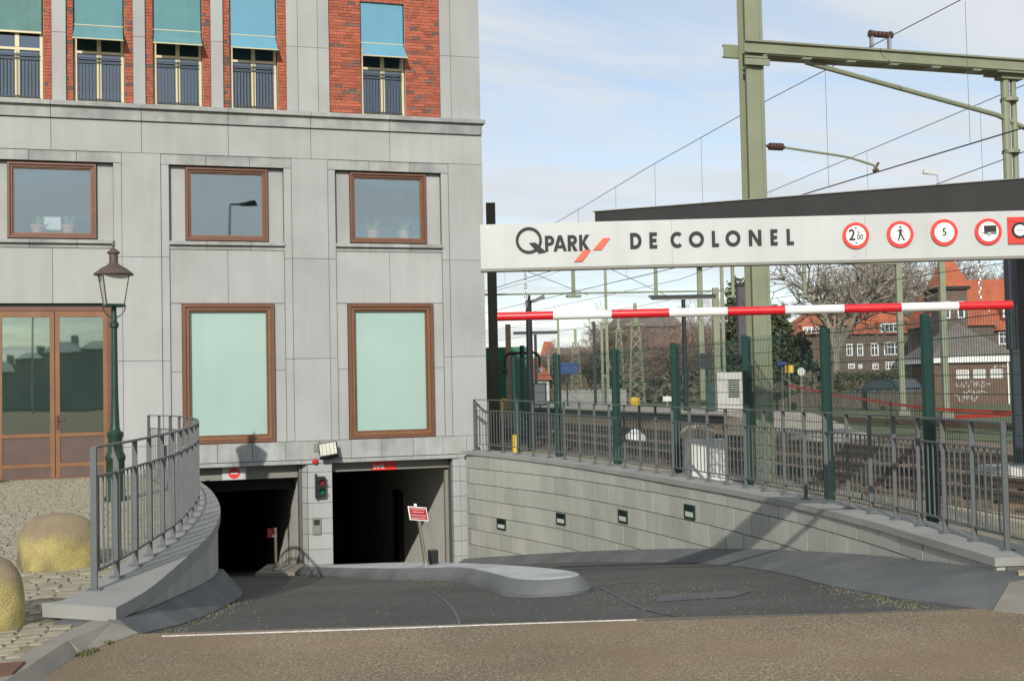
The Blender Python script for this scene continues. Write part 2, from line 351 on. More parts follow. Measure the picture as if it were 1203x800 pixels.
def text_mesh(txt, size, bold=0.0, depth=0.002, align='CENTER'):
    cu = bpy.data.curves.new('txt', 'FONT'); cu.body = txt; cu.size = size; cu.offset = bold; cu.extrude = depth
    cu.align_x = align; cu.align_y = 'CENTER'; cu.resolution_u = 3
    o = bpy.data.objects.new('txt', cu); COL.objects.link(o)
    dg = bpy.context.evaluated_depsgraph_get(); me = bpy.data.meshes.new_from_object(o.evaluated_get(dg))
    COL.objects.unlink(o); bpy.data.objects.remove(o); me.materials.clear(); return me
def text_obj(name, txt, size, mat, parent, loc, bold=0.0, depth=0.002, rot=(math.pi/2, 0, 0), sx=1.0):
    me = text_mesh(txt, size, bold, depth); me.materials.append(mat)
    o = bpy.data.objects.new(name, me); COL.objects.link(o); o.parent = parent; o.location = loc; o.rotation_euler = rot; o.scale = (sx, 1, 1)
    return o
def catmull(P, n):
    P = [Vector(p) for p in P]; out = []
    for i in range(len(P)-1):
        a = P[i-1] if i > 0 else 2*P[0]-P[1]; b = P[i]; c = P[i+1]; d = P[i+2] if i+2 < len(P) else 2*P[-1]-P[-2]
        for k in range(n):
            t = k/n
            out.append(0.5*((2*b)+(-a+c)*t+(2*a-5*b+4*c-d)*t*t+(-a+3*b-3*c+d)*t**3))
    out.append(P[-1]); return out
class Curve:
    def __init__(s, P, n=12):
        s.p = catmull(P, n); s.l = [0]
        for i in range(1, len(s.p)): s.l.append(s.l[-1]+(s.p[i]-s.p[i-1]).length)
        s.len = s.l[-1]
    def at(s, d):
        d = max(0, min(s.len, d))
        for i in range(1, len(s.l)):
            if s.l[i] >= d-1e-9:
                t = (d-s.l[i-1])/max(1e-9, s.l[i]-s.l[i-1]); return s.p[i-1].lerp(s.p[i], t)
        return s.p[-1]
    def tan(s, d):
        a = s.at(d-0.05); b = s.at(d+0.05); return (b-a).normalized()
    def off(s, d, o):          # point offset to the left of travel
        t = s.tan(d); n = Vector((-t.y, t.x, 0)).normalized(); return s.at(d)+n*o
    def find_y(s, y):
        lo, hi = 0, s.len; inc = s.p[-1].y > s.p[0].y
        for _ in range(40):
            m = (lo+hi)/2
            if (s.at(m).y < y) == inc: lo = m
            else: hi = m
        return lo
def circ(cx, cy, r, n=28, a0=0, a1=2*math.pi):
    full = abs(a1-a0-2*math.pi) < 1e-6
    k = n if full else n+1
    return [(cx+r*math.cos(a0+(a1-a0)*i/n), cy+r*math.sin(a0+(a1-a0)*i/n)) for i in range(k)]
def spot(u, d):                # ground point at bearing u (1400 units per tangent) and distance d along the view axis
    t = (u-601.5)/1400
    p = rt*t*d + Vector((math.sin(YAW), math.cos(YAW), 0))*d
    return Vector((p.x, p.y, 0))
def zat(u, v, d):              # height of something seen at elevation v, distance d
    hor = 451.7-(u-601.5)*0.0211
    return EYE+(hor-v)/1400*d
FACE = -YAW                    # rotation that turns a thing's local -y towards the viewer

# ---------------------------------------------------------------- ground levels
def rz_(x, y):
    s = y-(8.74-0.234*x)
    if s <= 0: return 0.0
    b = -(0.084*s+0.0023*s*s) if s <= 18 else -(0.084*18+0.0023*324)-0.12*(s-18)
    t = min(1, s/18); k = min(1, max(0, (5.2-x)/2.6)); k = k*k*(3-2*k)      # slight cross fall to the left lane
    return b-0.56*k*t*(1-t)

# curves: right ramp wall (railing line) and left curved wall (coping outer edge)
RIGHT = Curve([(6.66, 24.85, .31), (7.08, 23.2, .29), (7.45, 21.7, .26), (7.70, 20, .235), (7.84, 18, .215), (7.90, 16.4, .2), (7.89, 14.8, .2), (7.76, 12.9, .2), (7.48, 10.9, .2), (7.23, 9.74, .2), (6.98, 8.57, .2), (6.90, 8.2, .2)], 10)
LEFT = Curve([(-.25, 8.98, .18), (-.04, 9.67, .18), (.19, 10.82, .18), (.46, 12.32, .18), (.66, 13.66, .18), (.82, 15.39, .18), (.88, 17.1, .18), (.87, 19, .18), (.79, 20.7, .18), (.66, 22.2, .18), (.50, 23.6, .18), (.36, 24.93, .18)], 10)

# street
kerb_line = [(-0.11, 8.9), (-0.46, 8.4), (-0.64, 7.7), (-0.86, 6.9), (-1.3, 5.6), (-4, -1), (-14, -20), (-40, -60)]
st = [(x, y, 0) for x, y in kerb_line]
stop_r = (6.15, 8.74-.234*6.15)
street_poly = st+[(-1500, -60, 0), (-1500, -1500, 0), (7.4, -1500, 0), (7.4, 7.0, 0), (stop_r[0], stop_r[1], 0)]
MB().add(street_poly, [tuple(range(len(street_poly)))]).build('street', m_road, kind='structure')
# ramp
mb = MB(); nx, ny = 16, 60; vs = []
for j in range(ny+1):
    for i in range(nx+1):
        x = -0.35+8.4*i/nx; s = 0 if j == 0 else (j/ny)**1.15*36
        y = 8.74-.234*x+s; vs.append((x, y, rz_(x, y)-0.001*(s > 0)))
mb.add(vs, [(j*(nx+1)+i, j*(nx+1)+i+1, (j+1)*(nx+1)+i+1, (j+1)*(nx+1)+i) for j in range(ny) for i in range(nx)])
mb.build('ramp_road', m_ramp, smooth=True, kind='structure')
# white stop line
ln = MB(); segs = 14
for k in range(segs):
    xa = 0.06+3.25*k/segs; xb = 0.06+3.25*(k+1)/segs-0.004
    w = 0.014 if k < 9 else 0.005
    ya = 8.74-.234*xa; yb = 8.74-.234*xb
    ln.hexa([(xa, ya-w, .002), (xb, yb-w, .002), (xb, yb+.012, .002), (xa, ya+.012, .002)], [(xa, ya-w, .007), (xb, yb-w, .007), (xb, yb+.012, .007), (xa, ya+.012, .007)])
ln.build('stop_line', m_line, kind='structure')
# seam strip on the right half of the line
ln = MB()
ln.hexa([(3.35, 7.93, .002), (5.6, 7.405, .002), (5.6, 7.43, .002), (3.35, 7.955, .002)], [(3.35, 7.93, .006), (5.6, 7.405, .006), (5.6, 7.43, .006), (3.35, 7.955, .006)])
ln.build('asphalt_seam', m_seal, kind='structure')
def ribbon(pts, w, mat, name, lift=.004):
    m_ = MB()
    for (x0, y0), (x1, y1) in zip(pts[:-1], pts[1:]):
        d = Vector((x1-x0, y1-y0, 0)); steps = max(1, int(d.length/.3)); n = Vector((-d.y, d.x, 0)).normalized()*w/2
        for k in range(steps):
            a = Vector((x0, y0, 0))+d*k/steps; b = Vector((x0, y0, 0))+d*(k+1)/steps
            q = []
            for p in (a-n, b-n, b+n, a+n): q.append((p.x, p.y, rz_(p.x, p.y)+lift))
            m_.hexa(q, [(x, y, z+.0015) for x, y, z in q])
    return m_.build(name, mat, kind='structure')
ribbon([(p.x, p.y) for p in catmull([(4.3, 11.3, 0), (4.0, 10.0, 0), (3.8, 9.2, 0), (3.7, 8.6, 0), (3.67, 8.05, 0)], 4)], .028, m_seal, 'crack_seal')
ribbon([(p.x, p.y) for p in catmull([(3.0, 13.2, 0), (2.75, 11.6, 0), (2.5, 10.2, 0), (2.25, 9.0, 0), (2.1, 8.35, 0)], 4)], .025, m_seal, 'crack_seal')
ribbon([(4.2, 11.4), (4.75, 11.6), (5.2, 11.2)], .03, m_seal, 'crack_seal')
pt = MB(); q = [(4.05, 9.32), (4.72, 9.22), (5.1, 9.62), (4.9, 9.80), (4.3, 9.86)]
pt.hexa([(x, y, rz_(x, y)+.004) for x, y in q], [(x, y, rz_(x, y)+.0055) for x, y in q]); pt.build('faded_paint_patch', m_patch, kind='structure')

# railway ground
rin = [RIGHT.off(RIGHT.find_y(y), .30) if False else RIGHT.at(RIGHT.find_y(y))+Vector((.22, 0, 0)) for y in (24.6, 23, 21, 19, 17, 15, 13, 11, 9.5, 8.4)]
rp = [(7.4, 7.0, -.02), (7.4, -1500, -.02), (2500, -1500, -.02), (2500, 3500, -.02), (7.0, 3500, -.02), (7.0, 25.0, -.02)]+[(p.x, p.y, -.02) for p in rin]
MB().add(rp, [tuple(range(len(rp)))]).build('railway_ground', m_ballast, kind='structure')
MB().add([(7.0, 60, -.03), (7.0, 3500, -.03), (-1500, 3500, -.03), (-1500, 60, -.03)], [(0, 1, 2, 3)]).build('far_ground', m_grass, kind='structure')
# sandy strip between wall and track
sp = [(p.x-.02, p.y, .012) for p in rin]
sp2 = [(9.55, 8.0, .012), (9.9, 11, .012), (9.95, 14, .012), (9.9, 18, .012), (9.8, 24, .012), (9.4, 30, .012), (7.02, 30, .012)]
MB().add(sp+sp2, [tuple(range(len(sp+sp2)))]).build('sand_strip', m_paving, kind='structure')
mb = MB()
for (x0, y0, x1, y1, z) in ((6.98, 8.02, 7.45, 8.42, .05), (7.0, 8.46, 7.5, 8.84, .045), (7.5, 8.1, 8.0, 8.6, .04)):
    pass
flag = base('corner_paving')
for pts in (((6.60, 7.98), (6.98, 7.86), (7.1, 8.12), (6.72, 8.14)), ((7.0, 7.85), (7.5, 7.7), (7.6, 8.1), (7.12, 8.12)), ((6.62, 7.66), (7.3, 7.45), (7.4, 7.68), (6.66, 7.92))):
    MB().hexa([(x, y, 0.0) for x, y in pts], [(x, y, .11+.01*random.random()) for x, y in pts]).build('flagstone', m_paving, flag)

# plaza base
pl = [(p.x-.12, p.y, .054) for p in (LEFT.at(LEFT.len*k/14) for k in range(15))]
pl = pl+[(.30, 25.0, .054), (-1500, 25.0, .054), (-1500, -60, .054)]+[(x-(.26 if y > 8.6 else .13), y, .054) for x, y in reversed(kerb_line)]
plaza = MB().add(pl, [tuple(range(len(pl)))]).build('plaza', m_sand, kind='structure')
# setts
def inside_plaza(x, y):
    if y > 24.85 or y < 7.0: return False
    if y >= 8.98:
        d = LEFT.find_y(y); lim = LEFT.at(d).x-.50
        if y < 9.55: lim = min(lim, -.25-.52*1.0 + (9.45-y)*-.0)
    if y < 9.5:
        for (xa, ya), (xb, yb) in zip(kerb_line[:-1], kerb_line[1:]):
            if yb <= y <= ya:
                k = (y-ya)/(yb-ya); lim2 = xa+(xb-xa)*k-.22; break
        else: lim2 = -.42
        lim = lim2 if y < 8.98 else min(lim2, -.28-(y-8.98)*1.05)
    return x < lim
setts = []
y = 7.1; row = 0
while y < 24.7:
    dep_ = 0.105+0.02*random.random(); x = -5.2 if y < 12 else -4.2; x += random.random()*.1
    while x < .9:
        w = random.uniform(.11, .19); cx = x+w/2
        yy = y+.10*abs(math.sin((cx+.3)*math.pi/1.1))
        if inside_plaza(cx+w/2, yy) and inside_plaza(cx+w/2, yy+dep_): setts.append((cx, yy+dep_/2, w, dep_, random.uniform(-.13, .13)))
        x += w+.016
    y += dep_+.016; row += 1
def sett_mb(m_, c):
    cx, cy, w, d, a = c; h = .064+random.uniform(-.004, .004); ca, sa = math.cos(a), math.sin(a)
    def q(k, z): return [(cx+ca*px*k-sa*py*k, cy+sa*px*k+ca*py*k, z+random.uniform(-.003, .003)) for px, py in ((-w/2, -d/2), (w/2, -d/2), (w/2, d/2), (-w/2, d/2))]
    a_, b_, c_ = q(1, .03), q(.99, h-.007), q(.90, h)
    m_.add(a_+b_+c_, [(0,1,5,4),(1,2,6,5),(2,3,7,6),(3,0,4,7),(4,5,9,8),(5,6,10,9),(6,7,11,10),(7,4,8,11),(8,9,10,11)])
vis = lambda c: (c[0]-(-.62-.098*(c[1]-8))) > -.55-.05*(c[1]-8)     # roughly inside the picture
near = sorted([c for c in setts if vis(c)], key=lambda c: c[1])[:300]; ns = set(near)
for c in near:
    m_ = MB(); sett_mb(m_, c); m_.build('sett', m_sett, plaza)
rest = MB()
m_settmix = M('stone setts mixed', (0.265, 0.238, 0.170), 0.85, 0.22, 9, bump=0.2, bscale=60)
for c in setts:
    if c not in ns: sett_mb(rest, c)
rest.build('setts', m_settmix, plaza, kind='stuff')

# left kerb stones
kerb = base('left_kerb')
def kstone(a, b, name='kerbstone', mat=m_kerb):
    # a, b: section = (back top, front top, front bottom)
    m_ = MB(); q = []
    for s in (a, b):
        bt, ft, fb = [Vector(p) for p in s]
        q.append([Vector((bt.x, bt.y, -.1)), bt, ft, fb, Vector((fb.x, fb.y, -.1))])
    n = 5; vs = q[0]+q[1]
    m_.add(vs, [tuple(range(n)), tuple(range(2*n-1, n-1, -1))]+[(i, (i+1) % n, n+(i+1) % n, n+i) for i in range(n)])
    return m_.build(name, mat, kerb)
kstone([(-.36, 9.25, .078), (-.27, 9.02, .078), (-.10, 8.88, .012)], [(-.66, 8.50, .085), (-.53, 8.43, .085), (-.45, 8.38, .004)])
kstone([(-.664, 8.49, .085), (-.534, 8.42, .085), (-.474, 8.39, 0)], [(-.86, 7.71, .085), (-.72, 7.68, .085), (-.65, 7.67, 0)])
kstone([(-.864, 7.70, .085), (-.724, 7.67, .085), (-.654, 7.66, 0)], [(-1.10, 6.9, .085), (-.95, 6.87, .085), (-.88, 6.86, 0)])
kstone([(-1.104, 6.89, .085), (-.954, 6.86, .085), (-.884, 6.85, 0)], [(-1.5, 5.6, .085), (-1.36, 5.57, .085), (-1.3, 5.55, 0)])
m_ = MB(); m_.hexa([(-1.12, 7.46, .03), (-.78, 7.50, .03), (-.74, 7.80, .03), (-1.10, 7.80, .03)], [(-1.12, 7.46, .1), (-.78, 7.50, .1), (-.74, 7.80, .1), (-1.10, 7.80, .1)])
tag(m_.build('drain_cover', m_iron), 'rusty brown iron cover beside the left kerb at the street edge', 'drain cover')

# skirt kerbs along both walls
def sweep_skirt(parent, secs, name, mat):
    for a, b in zip(secs[:-1], secs[1:]):
        m_ = MB(); q = []
        for t, tb, bt in (a, b):
            t, tb, bt = Vector(t), Vector(tb), Vector(bt)
            q.append([Vector((t.x, t.y, bt.z-.25)), t, tb, bt, Vector((bt.x, bt.y, bt.z-.25))])
        n = 5
        m_.add(q[0]+q[1], [tuple(range(n)), tuple(range(2*n-1, n-1, -1))]+[(i, (i+1) % n, n+(i+1) % n, n+i) for i in range(n)])
        ob = m_.build(name, mat, parent)
lk = base('left_ramp_kerb'); secs = []
for k in range(9):
    yv = 8.98+(15.6-8.98)*k/8; d = LEFT.find_y(yv) if k else 0
    o = LEFT.off(d, .06); b = LEFT.off(d, -.26 if k > 1 else (-.16-.06*k)); bz = rz_(b.x, b.y)
    top = .095+(-.55-.095)*k/8
    i = LEFT.off(d, -.02)
    secs.append(((o.x, o.y, top), (i.x, i.y, top), (b.x, b.y, bz+.01)))
sweep_skirt(lk, secs, 'kerb_segment', m_skirt)
rk = base('right_ramp_kerb'); secs = []
ys = [24.9, 22.9, 20.9, 18.9, 16.9, 15.2, 13.6, 12.2, 11.0, 10.0, 9.1, 8.4]
for yv in ys:
    d = RIGHT.find_y(yv); face = RIGHT.off(d, -.27); wd = .38 if yv > 14.5 else .38+(14.5-yv)/(14.5-9.6)*.62
    wd = min(wd, .98)
    t = RIGHT.off(d, -.2); b = RIGHT.off(d, -.27-wd); 
    if yv < 9: b = Vector((b.x-.02, b.y-.35, 0))
    bz = rz_(b.x, b.y)+.012
    tz = max(rz_(face.x, face.y)+.20, bz+.1); tz = min(tz, .10)
    f2 = RIGHT.off(d, -.31)
    secs.append(((t.x, t.y, tz), (f2.x, f2.y, tz), (b.x, b.y, bz)))
secs.append(((6.75, 7.9, .10), (6.3, 7.75, .10), (5.78, 7.30, .005)))
sweep_skirt(rk, secs, 'kerb_segment', m_skirt)
rk2 = base('right_corner_kerb')
sweep_skirt(rk2, [((6.76, 7.88, .10), (6.31, 7.735, .10), (5.79, 7.285, .005)), ((6.9, 7.0, .1), (6.62, 6.95, .1), (6.2, 6.7, .004)), ((7.3, 5.2, .1), (7.1, 5.2, .1), (6.95, 5.2, .004))], 'kerbstone', m_kerb)

# traffic island
lft = [(2.76, 24.9), (2.76, 22.9), (2.94, 19.6), (3.27, 16.8), (3.58, 15.4), (3.65, 14.6), (3.56, 13.5), (3.43, 12.4), (3.33, 11.5)]
rgt = [(3.63, 24.9), (3.74, 23), (4.0, 20), (4.16, 17), (4.23, 15), (4.27, 13.8), (4.28, 12.6), (4.25, 11.7), (4.19, 11.3)]
ol = [(p.x, p.y) for p in catmull([(x, y, 0) for x, y in lft], 4)]+[(3.345, 11.18), (3.40, 10.98), (3.49, 10.85), (3.62, 10.77), (3.78, 10.74), (3.93, 10.79), (4.05, 10.90), (4.13, 11.06)]+[(p.x, p.y) for p in catmull([(x, y, 0) for x, y in reversed(rgt)], 4)]
n_ = len(ol)
def inset(k, w):
    a = Vector(ol[max(k-1, 0)]); b = Vector(ol[min(k+1, n_-1)]); t_ = (b-a).normalized(); return (ol[k][0]-t_.y*w, ol[k][1]+t_.x*w)
rings = []
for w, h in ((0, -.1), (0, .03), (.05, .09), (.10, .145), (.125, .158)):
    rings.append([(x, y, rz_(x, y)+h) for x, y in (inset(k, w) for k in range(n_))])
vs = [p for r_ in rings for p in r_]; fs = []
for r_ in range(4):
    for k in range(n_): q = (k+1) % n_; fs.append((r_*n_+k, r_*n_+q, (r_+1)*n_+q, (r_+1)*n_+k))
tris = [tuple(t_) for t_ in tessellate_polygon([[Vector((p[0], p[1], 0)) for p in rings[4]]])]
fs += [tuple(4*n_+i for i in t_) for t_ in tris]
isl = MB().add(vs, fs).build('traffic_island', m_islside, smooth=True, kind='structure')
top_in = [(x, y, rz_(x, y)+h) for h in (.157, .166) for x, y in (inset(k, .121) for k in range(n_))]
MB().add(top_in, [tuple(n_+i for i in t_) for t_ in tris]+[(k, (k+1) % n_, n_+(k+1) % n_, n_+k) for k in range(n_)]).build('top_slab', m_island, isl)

# ---------------------------------------------------------------- office building
bld = thing('office_building', 'grey stone office building with brown framed windows and a garage entrance below', 'building', (0, 25, 0))
Y = 0.0     # parts are local to the building: y=0 is the facade plane
def panel(x0, x1, z0, z1, y=0.0, name='stone_panel', mat=m_stone, g=.0042, depth=.06):
    return MB().box(x0+g, y, z0+g, x1-g, y+depth, z1-g).build(name, mat, bld)
CX_ = [-5.205, -1.83, 1.545, 4.92]
holes = []
for c in CX_: holes.append((c-.83, c+.83, 4.78, 6.29))
for c in CX_[2:]: holes.append((c-.925, c+.925, .62, 3.49))
for c in CX_[:2]: holes.append((c-1.13, c+1.10, 0.02, 3.43))
TW = [(-5.53+.0, 'c'), (-4.0, 'c'), (-2.47, 'c'), (-.935, 'a'), (.595, 'a'), (2.12, 'b'), (4.855, 'b')]
for x, k in TW: holes.append((x-.485, x+.485, 7.52, 9.97))
holes.append((.30, 2.94, -4, .13)); holes.append((3.61, 6.20, -4, .13))
xs = sorted({-9.0, 6.93}|{h[0] for h in holes}|{h[1] for h in holes}); zs = sorted({-3.6, 13.0}|{max(-3.6, h[2]) for h in holes}|{h[3] for h in holes})
mb = MB()
for i in range(len(xs)-1):
    for j in range(len(zs)-1):
        cx = (xs[i]+xs[i+1])/2; cz = (zs[j]+zs[j+1])/2
        if any(h[0] < cx < h[1] and h[2] < cz < h[3] for h in holes): continue
        mb.box(xs[i], .17, zs[j], xs[i+1], .42, zs[j+1])
mb.build('backing_wall', m_back, bld)
# building body behind the facade
mb = MB(); mb.box(6.75, .43, -3.6, 6.93, 30, 13); mb.box(-9, .43, -.5, -8.8, 30, 13); mb.box(-9, 30, -.5, 6.93, 30.2, 13); mb.box(-9.1, .1, 13, 7.0, 30.3, 13.3)
mb.build('body_walls', m_stone, bld)
for z0, z1 in ((-.05, .6), (.6, 2.33), (2.33, 4.42), (4.42, 6.52), (6.52, 7.16)):
    for k in range(4): MB().box(6.935, .02+k*1.7 if k else .065, z0+.007, 7.0, 1.69+k*1.7, z1-.007).build('stone_panel', m_stone, bld)
# frieze, cornice
fj = [-8.6, -6.92, -5.22, -3.53, -1.84, -.13, 1.58, 3.27, 4.95, 7.0]
for a, b in zip(fj[:-1], fj[1:]):
    panel(a, b, 6.52, 7.16)
    MB().box(a+.005, -.05, 7.168, b-.005, .06, 7.40).build('cornice_slab', m_ledge, bld)
    MB().box(a+.004, -.13, 7.405, b-.004+(.06 if b == 7.0 else 0), .30, 7.49).build('cornice_slab', m_ledge, bld)
# pilasters
pil = [(-8.25, CX_[0]-1.31, 0.62), (CX_[0]+1.31, CX_[1]-1.31, .62), (CX_[1]+1.31, CX_[2]-1.31, .62), (CX_[2]+1.31, CX_[3]-1.31, .62), (CX_[3]+1.31, 7.0, .62)]
for a, b, z in pil:
    sp_ = [(a, b)] if b-a < .9 else [(a, (a+b)/2), ((a+b)/2, b)]
    for a2, b2 in sp_:
        for z0, z1 in ((.62, 2.33), (2.33, 4.42), (4.42, 6.52)): panel(a2, b2, z0, z1)
        if b2 < .3: panel(a2, b2, .03, .62)
# bays
for c in CX_:
    for s0, s1 in ((-1.31, -1.15), (1.15, 1.31)):
        for z0, z1 in ((.62, 2.33), (2.33, 4.42), (4.42, 6.31)): panel(c+s0, c+s1, z0, z1, .03)
        if c < 0: panel(c+s0, c+s1, .03, .62, .03)
    for a, b in ((-1.31, -.42), (-.42, .46), (.46, 1.31)): panel(c+a, c+b, 6.31, 6.52, .02, mat=m_ledge)
    panel(c-1.15, c-.83, 4.75, 6.30, .15, depth=.03); panel(c+.83, c+1.15, 4.75, 6.30, .15, depth=.03)
    for a, b in ((-1.16, -.42), (-.42, .46), (.46, 1.16)):
        MB().box(c+a+.004, -.015, 4.68, c+b-.004, .165, 4.75).build('window_ledge', m_ledge, bld)
        panel(c+a, c+b, 4.59, 4.675, .06, mat=m_ledge, g=.004)
    panel(c-1.15, c+.0, 3.49, 4.585, .07, depth=.08); panel(c, c+1.15, 3.49, 4.585, .07, depth=.08)
    if c > 0:
        for s0, s1 in ((-1.15, -.925), (.925, 1.15)):
            for z0, z1 in ((.62, 2.10), (2.10, 3.485)): panel(c+s0, c+s1, z0, z1, .07, depth=.08)
# base band and entrance ledge
bj = [.30, .66, 1.29, 1.99, 2.66, 3.36, 4.02, 4.67, 5.35, 6.0, 6.52]
for a, b in zip(bj[:-1], bj[1:]): panel(a, b, .235, .62, -.005, mat=m_ledge)
panel(6.52, 7.0, .235, .62, -.003)
for a, b in zip([.3, 1.6, 2.98], [1.6, 2.98, 3.2]): MB().box(a+.003, -.05, .15, b-.003, .16, .225).build('entrance_ledge', m_ledge, bld)
for a, b in zip([3.45, 4.3, 5.3], [4.3, 5.3, 6.3]): MB().box(a+.003, -.05, .15, b-.003, .16, .225).build('entrance_ledge', m_ledge, bld)
# pier and jamb courses
cz = [.145, -.03, -.35, -.67, -.99, -1.31, -1.63, -1.95, -2.3]
for z1, z0 in zip(cz[:-1], cz[1:]):
    panel(3.10, 3.61, z0, z1, .0, 'pier_block', depth=.2)
    m_ = MB(); g = .006       # chamfered left corner of the pier
    m_.hexa([(2.945, .30, z0+g), (3.094, .0, z0+g), (3.094, .2, z0+g), (3.05, .34, z0+g)], [(2.945, .30, z1-g), (3.094, .0, z1-g), (3.094, .2, z1-g), (3.05, .34, z1-g)]); m_.build('pier_block', m_stone, bld)
    panel(6.20, 6.37, z0, z1, .0, 'pier_block', depth=.3); panel(6.37, 6.62, z0, z1, .01, 'pier_block', depth=.3)
panel(3.20, 3.45, .147, .232, .0, 'pier_block'); panel(6.3, 6.62, .147, .232, .0, 'pier_block')
# upper storey stone and brick
US = [(-8.2, -6.1), (-4.85, -4.62), (-3.33, -3.08), (-1.82, -1.55), (-.28, -.04), (1.25, 1.50), (2.79, 3.03), (3.03, 3.45), (3.45, 3.69), (6.10, 6.34), (6.34, 7.0)]
for a, b in US:
    for z0, z1 in ((7.49, 8.9), (8.9, 10.55), (10.55, 11.8)): panel(a, b, z0, z1, .05, depth=.1)
BZ1 = 11.0
bsl = [(-1.975, -1.82, 7.49, BZ1), (-1.55, -1.42, 7.49, BZ1), (-.445, -.28, 7.49, BZ1), (-.04, .11, 7.49, BZ1), (1.085, 1.25, 7.49, BZ1), (1.50, 1.635, 7.49, BZ1), (2.61, 2.79, 7.49, BZ1), (3.69, 4.37, 7.49, BZ1), (5.34, 6.10, 7.49, BZ1),
       (-3.08, -2.96, 7.49, BZ1), (-3.51, -3.33, 7.49, BZ1)]
for x, k in TW: bsl.append((x-.485, x+.485, 9.98, BZ1))
mort = MB(); bricks = []
for a, b, z0, z1 in bsl:
    mort.box(a, .112, z0+.001, b, .165, z1)
    z = z0+.008; r = 0
    while z+.055 < z1:
        x = a; off = (.0, .105, .05, .15)[r % 4]; first = True
        while x < b-.01:
            L_ = .20; x1 = x+(L_-off if first and off else L_); first = False; x1 = min(x1, b)
            if b-x1 < .04: x1 = b
            bricks.append((x, x1, z, z+.0565, a)); x = x1
        z += .0665; r += 1
mort.build('mortar_backing', m_mortar, bld)
def brick_mb(m_, t):
    x0, x1, z0, z1, _ = t; d = random.uniform(-.003, .003); m_.box(x0+.005, .098+d, z0, x1-.005, .113, z1)
key = lambda t: (0 if (t[4] in (3.69, 5.34) and t[2] < 9.95) else 1, t[2])
bricks.sort(key=key)
m_darkbrick = M('overburnt dark brick', (0.15, 0.085, 0.07), 0.85, 0.25, 30, rnd=0.25, bump=0.15, bscale=120)
for t in bricks[:300]:
    m_ = MB(); brick_mb(m_, t); m_.build('brick', m_darkbrick if random.random() < .09 else m_brick, bld)
m_ = MB(); m2 = MB()
for t in bricks[300:]: brick_mb(m2 if random.random() < .09 else m_, t)
m_.build('brickwork', m_brickmix, bld, kind='stuff'); m2.build('brickwork', m_darkbrick, bld, kind='stuff')

def frame_mb(x0, x1, z0, z1, y, w, d):
    m_ = MB(); m_.box(x0, y, z0, x0+w, y+d, z1); m_.box(x1-w, y, z0, x1, y+d, z1)
    m_.box(x0+w, y, z1-w, x1-w, y+d, z1); m_.box(x0+w, y, z0, x1-w, y+d, z0+w); return m_
def room(x0, x1, z0, z1, y=.45, d=3.2, name='interior_room', mat=m_room):
    m_ = MB(); m_.add([(x0, y, z0), (x1, y, z0), (x1, y, z1), (x0, y, z1), (x0, y+d, z0), (x1, y+d, z0), (x1, y+d, z1), (x0, y+d, z1)], [(4, 5, 6, 7), (0, 4, 7, 3), (1, 5, 6, 2), (3, 2, 6, 7), (0, 1, 5, 4)])
    return m_.build(name, mat, bld)
for c in CX_:
    x0, x1, z0, z1 = c-.825, c+.825, 4.785, 6.285
    f = frame_mb(x0, x1, z0, z1, .085, .045, .16).build('window_frame', m_frame, bld)
    g_ = frame_mb(x0+.048, x1-.048, z0+.048, z1-.048, .12, .04, .11); g_.build('inner_frame', m_frame, f)
    h_ = frame_mb(x0+.091, x1-.091, z0+.091, z1-.091, .15, .022, .08); h_.build('glazing_bead', m_frame2, f)
    MB().box(x0+.092, .198, z0+.092, x1-.092, .206, z1-.092).build('pane', m_glass, f)
    room(x0-.3, x1+.3, z0-.1, z1+.2)
for c in CX_[2:]:
    x0, x1, z0, z1 = c-.92, c+.92, .63, 3.48
    f = frame_mb(x0, x1, z0, z1, .01, .07, .22).build('window_frame', m_frame, bld)
    frame_mb(x0+.073, x1-.073, z0+.073, z1-.073, .05, .055, .16).build('inner_frame', m_frame2, f)
    frame_mb(x0+.131, x1-.131, z0+.131, z1-.131, .085, .03, .1).build('glazing_bead', m_frame, f)
    MB().box(x0+.132, .15, z0+.132, x1-.132, .16, z1-.132).build('frosted_pane', m_mint, f)
# doors
for c in CX_[:2]:
    x0, x1 = c-1.10, c+1.09
    frame_mb(x0, x1, .0, 3.42, .09, .075, .14).build('door_frame', m_frame, bld)
    mid = (x0+x1)/2+.03
    for a, b, hs in ((x0+.078, mid-.006, 0), (mid+.006, x1-.078, 1)):
        dr = MB(); w = .085; y = .105; d = .07
        dr.box(a, y, .02, a+w, y+d, 3.34); dr.box(b-w, y, .02, b, y+d, 3.34); dr.box(a+w, y, 3.22, b-w, y+d, 3.34); dr.box(a+w, y, .86, b-w, y+d, .935); dr.box(a+w, y, .27, b-w, y+d, .35)
        o = dr.build('door', m_frame2, bld)
        MB().box(a+w, y+.03, .938, b-w, y+.038, 3.217).build('pane', m_doorglass, o)
        MB().box(a+w, y+.02, .353, b-w, y+.05, .857).build('kick_panel', m_kick, o)
        MB().box(a+w, y+.01, .02, b-w, y+.06, .267).build('kick_panel', m_kick, o)
        if hs:
            h = MB(); h.tube((a+.05, .06, 1.18), (a+.05, y, 1.18), .012); h.tube((a+.05, .065, 1.18), (a+.19, .065, 1.17), .013); h.box(a+.02, .098, 1.0, a+.075, .104, 1.28)
            h.build('handle', m_insul, o)
    room(x0-.4, x1+.3, 0.0, 3.5, .45, 5)
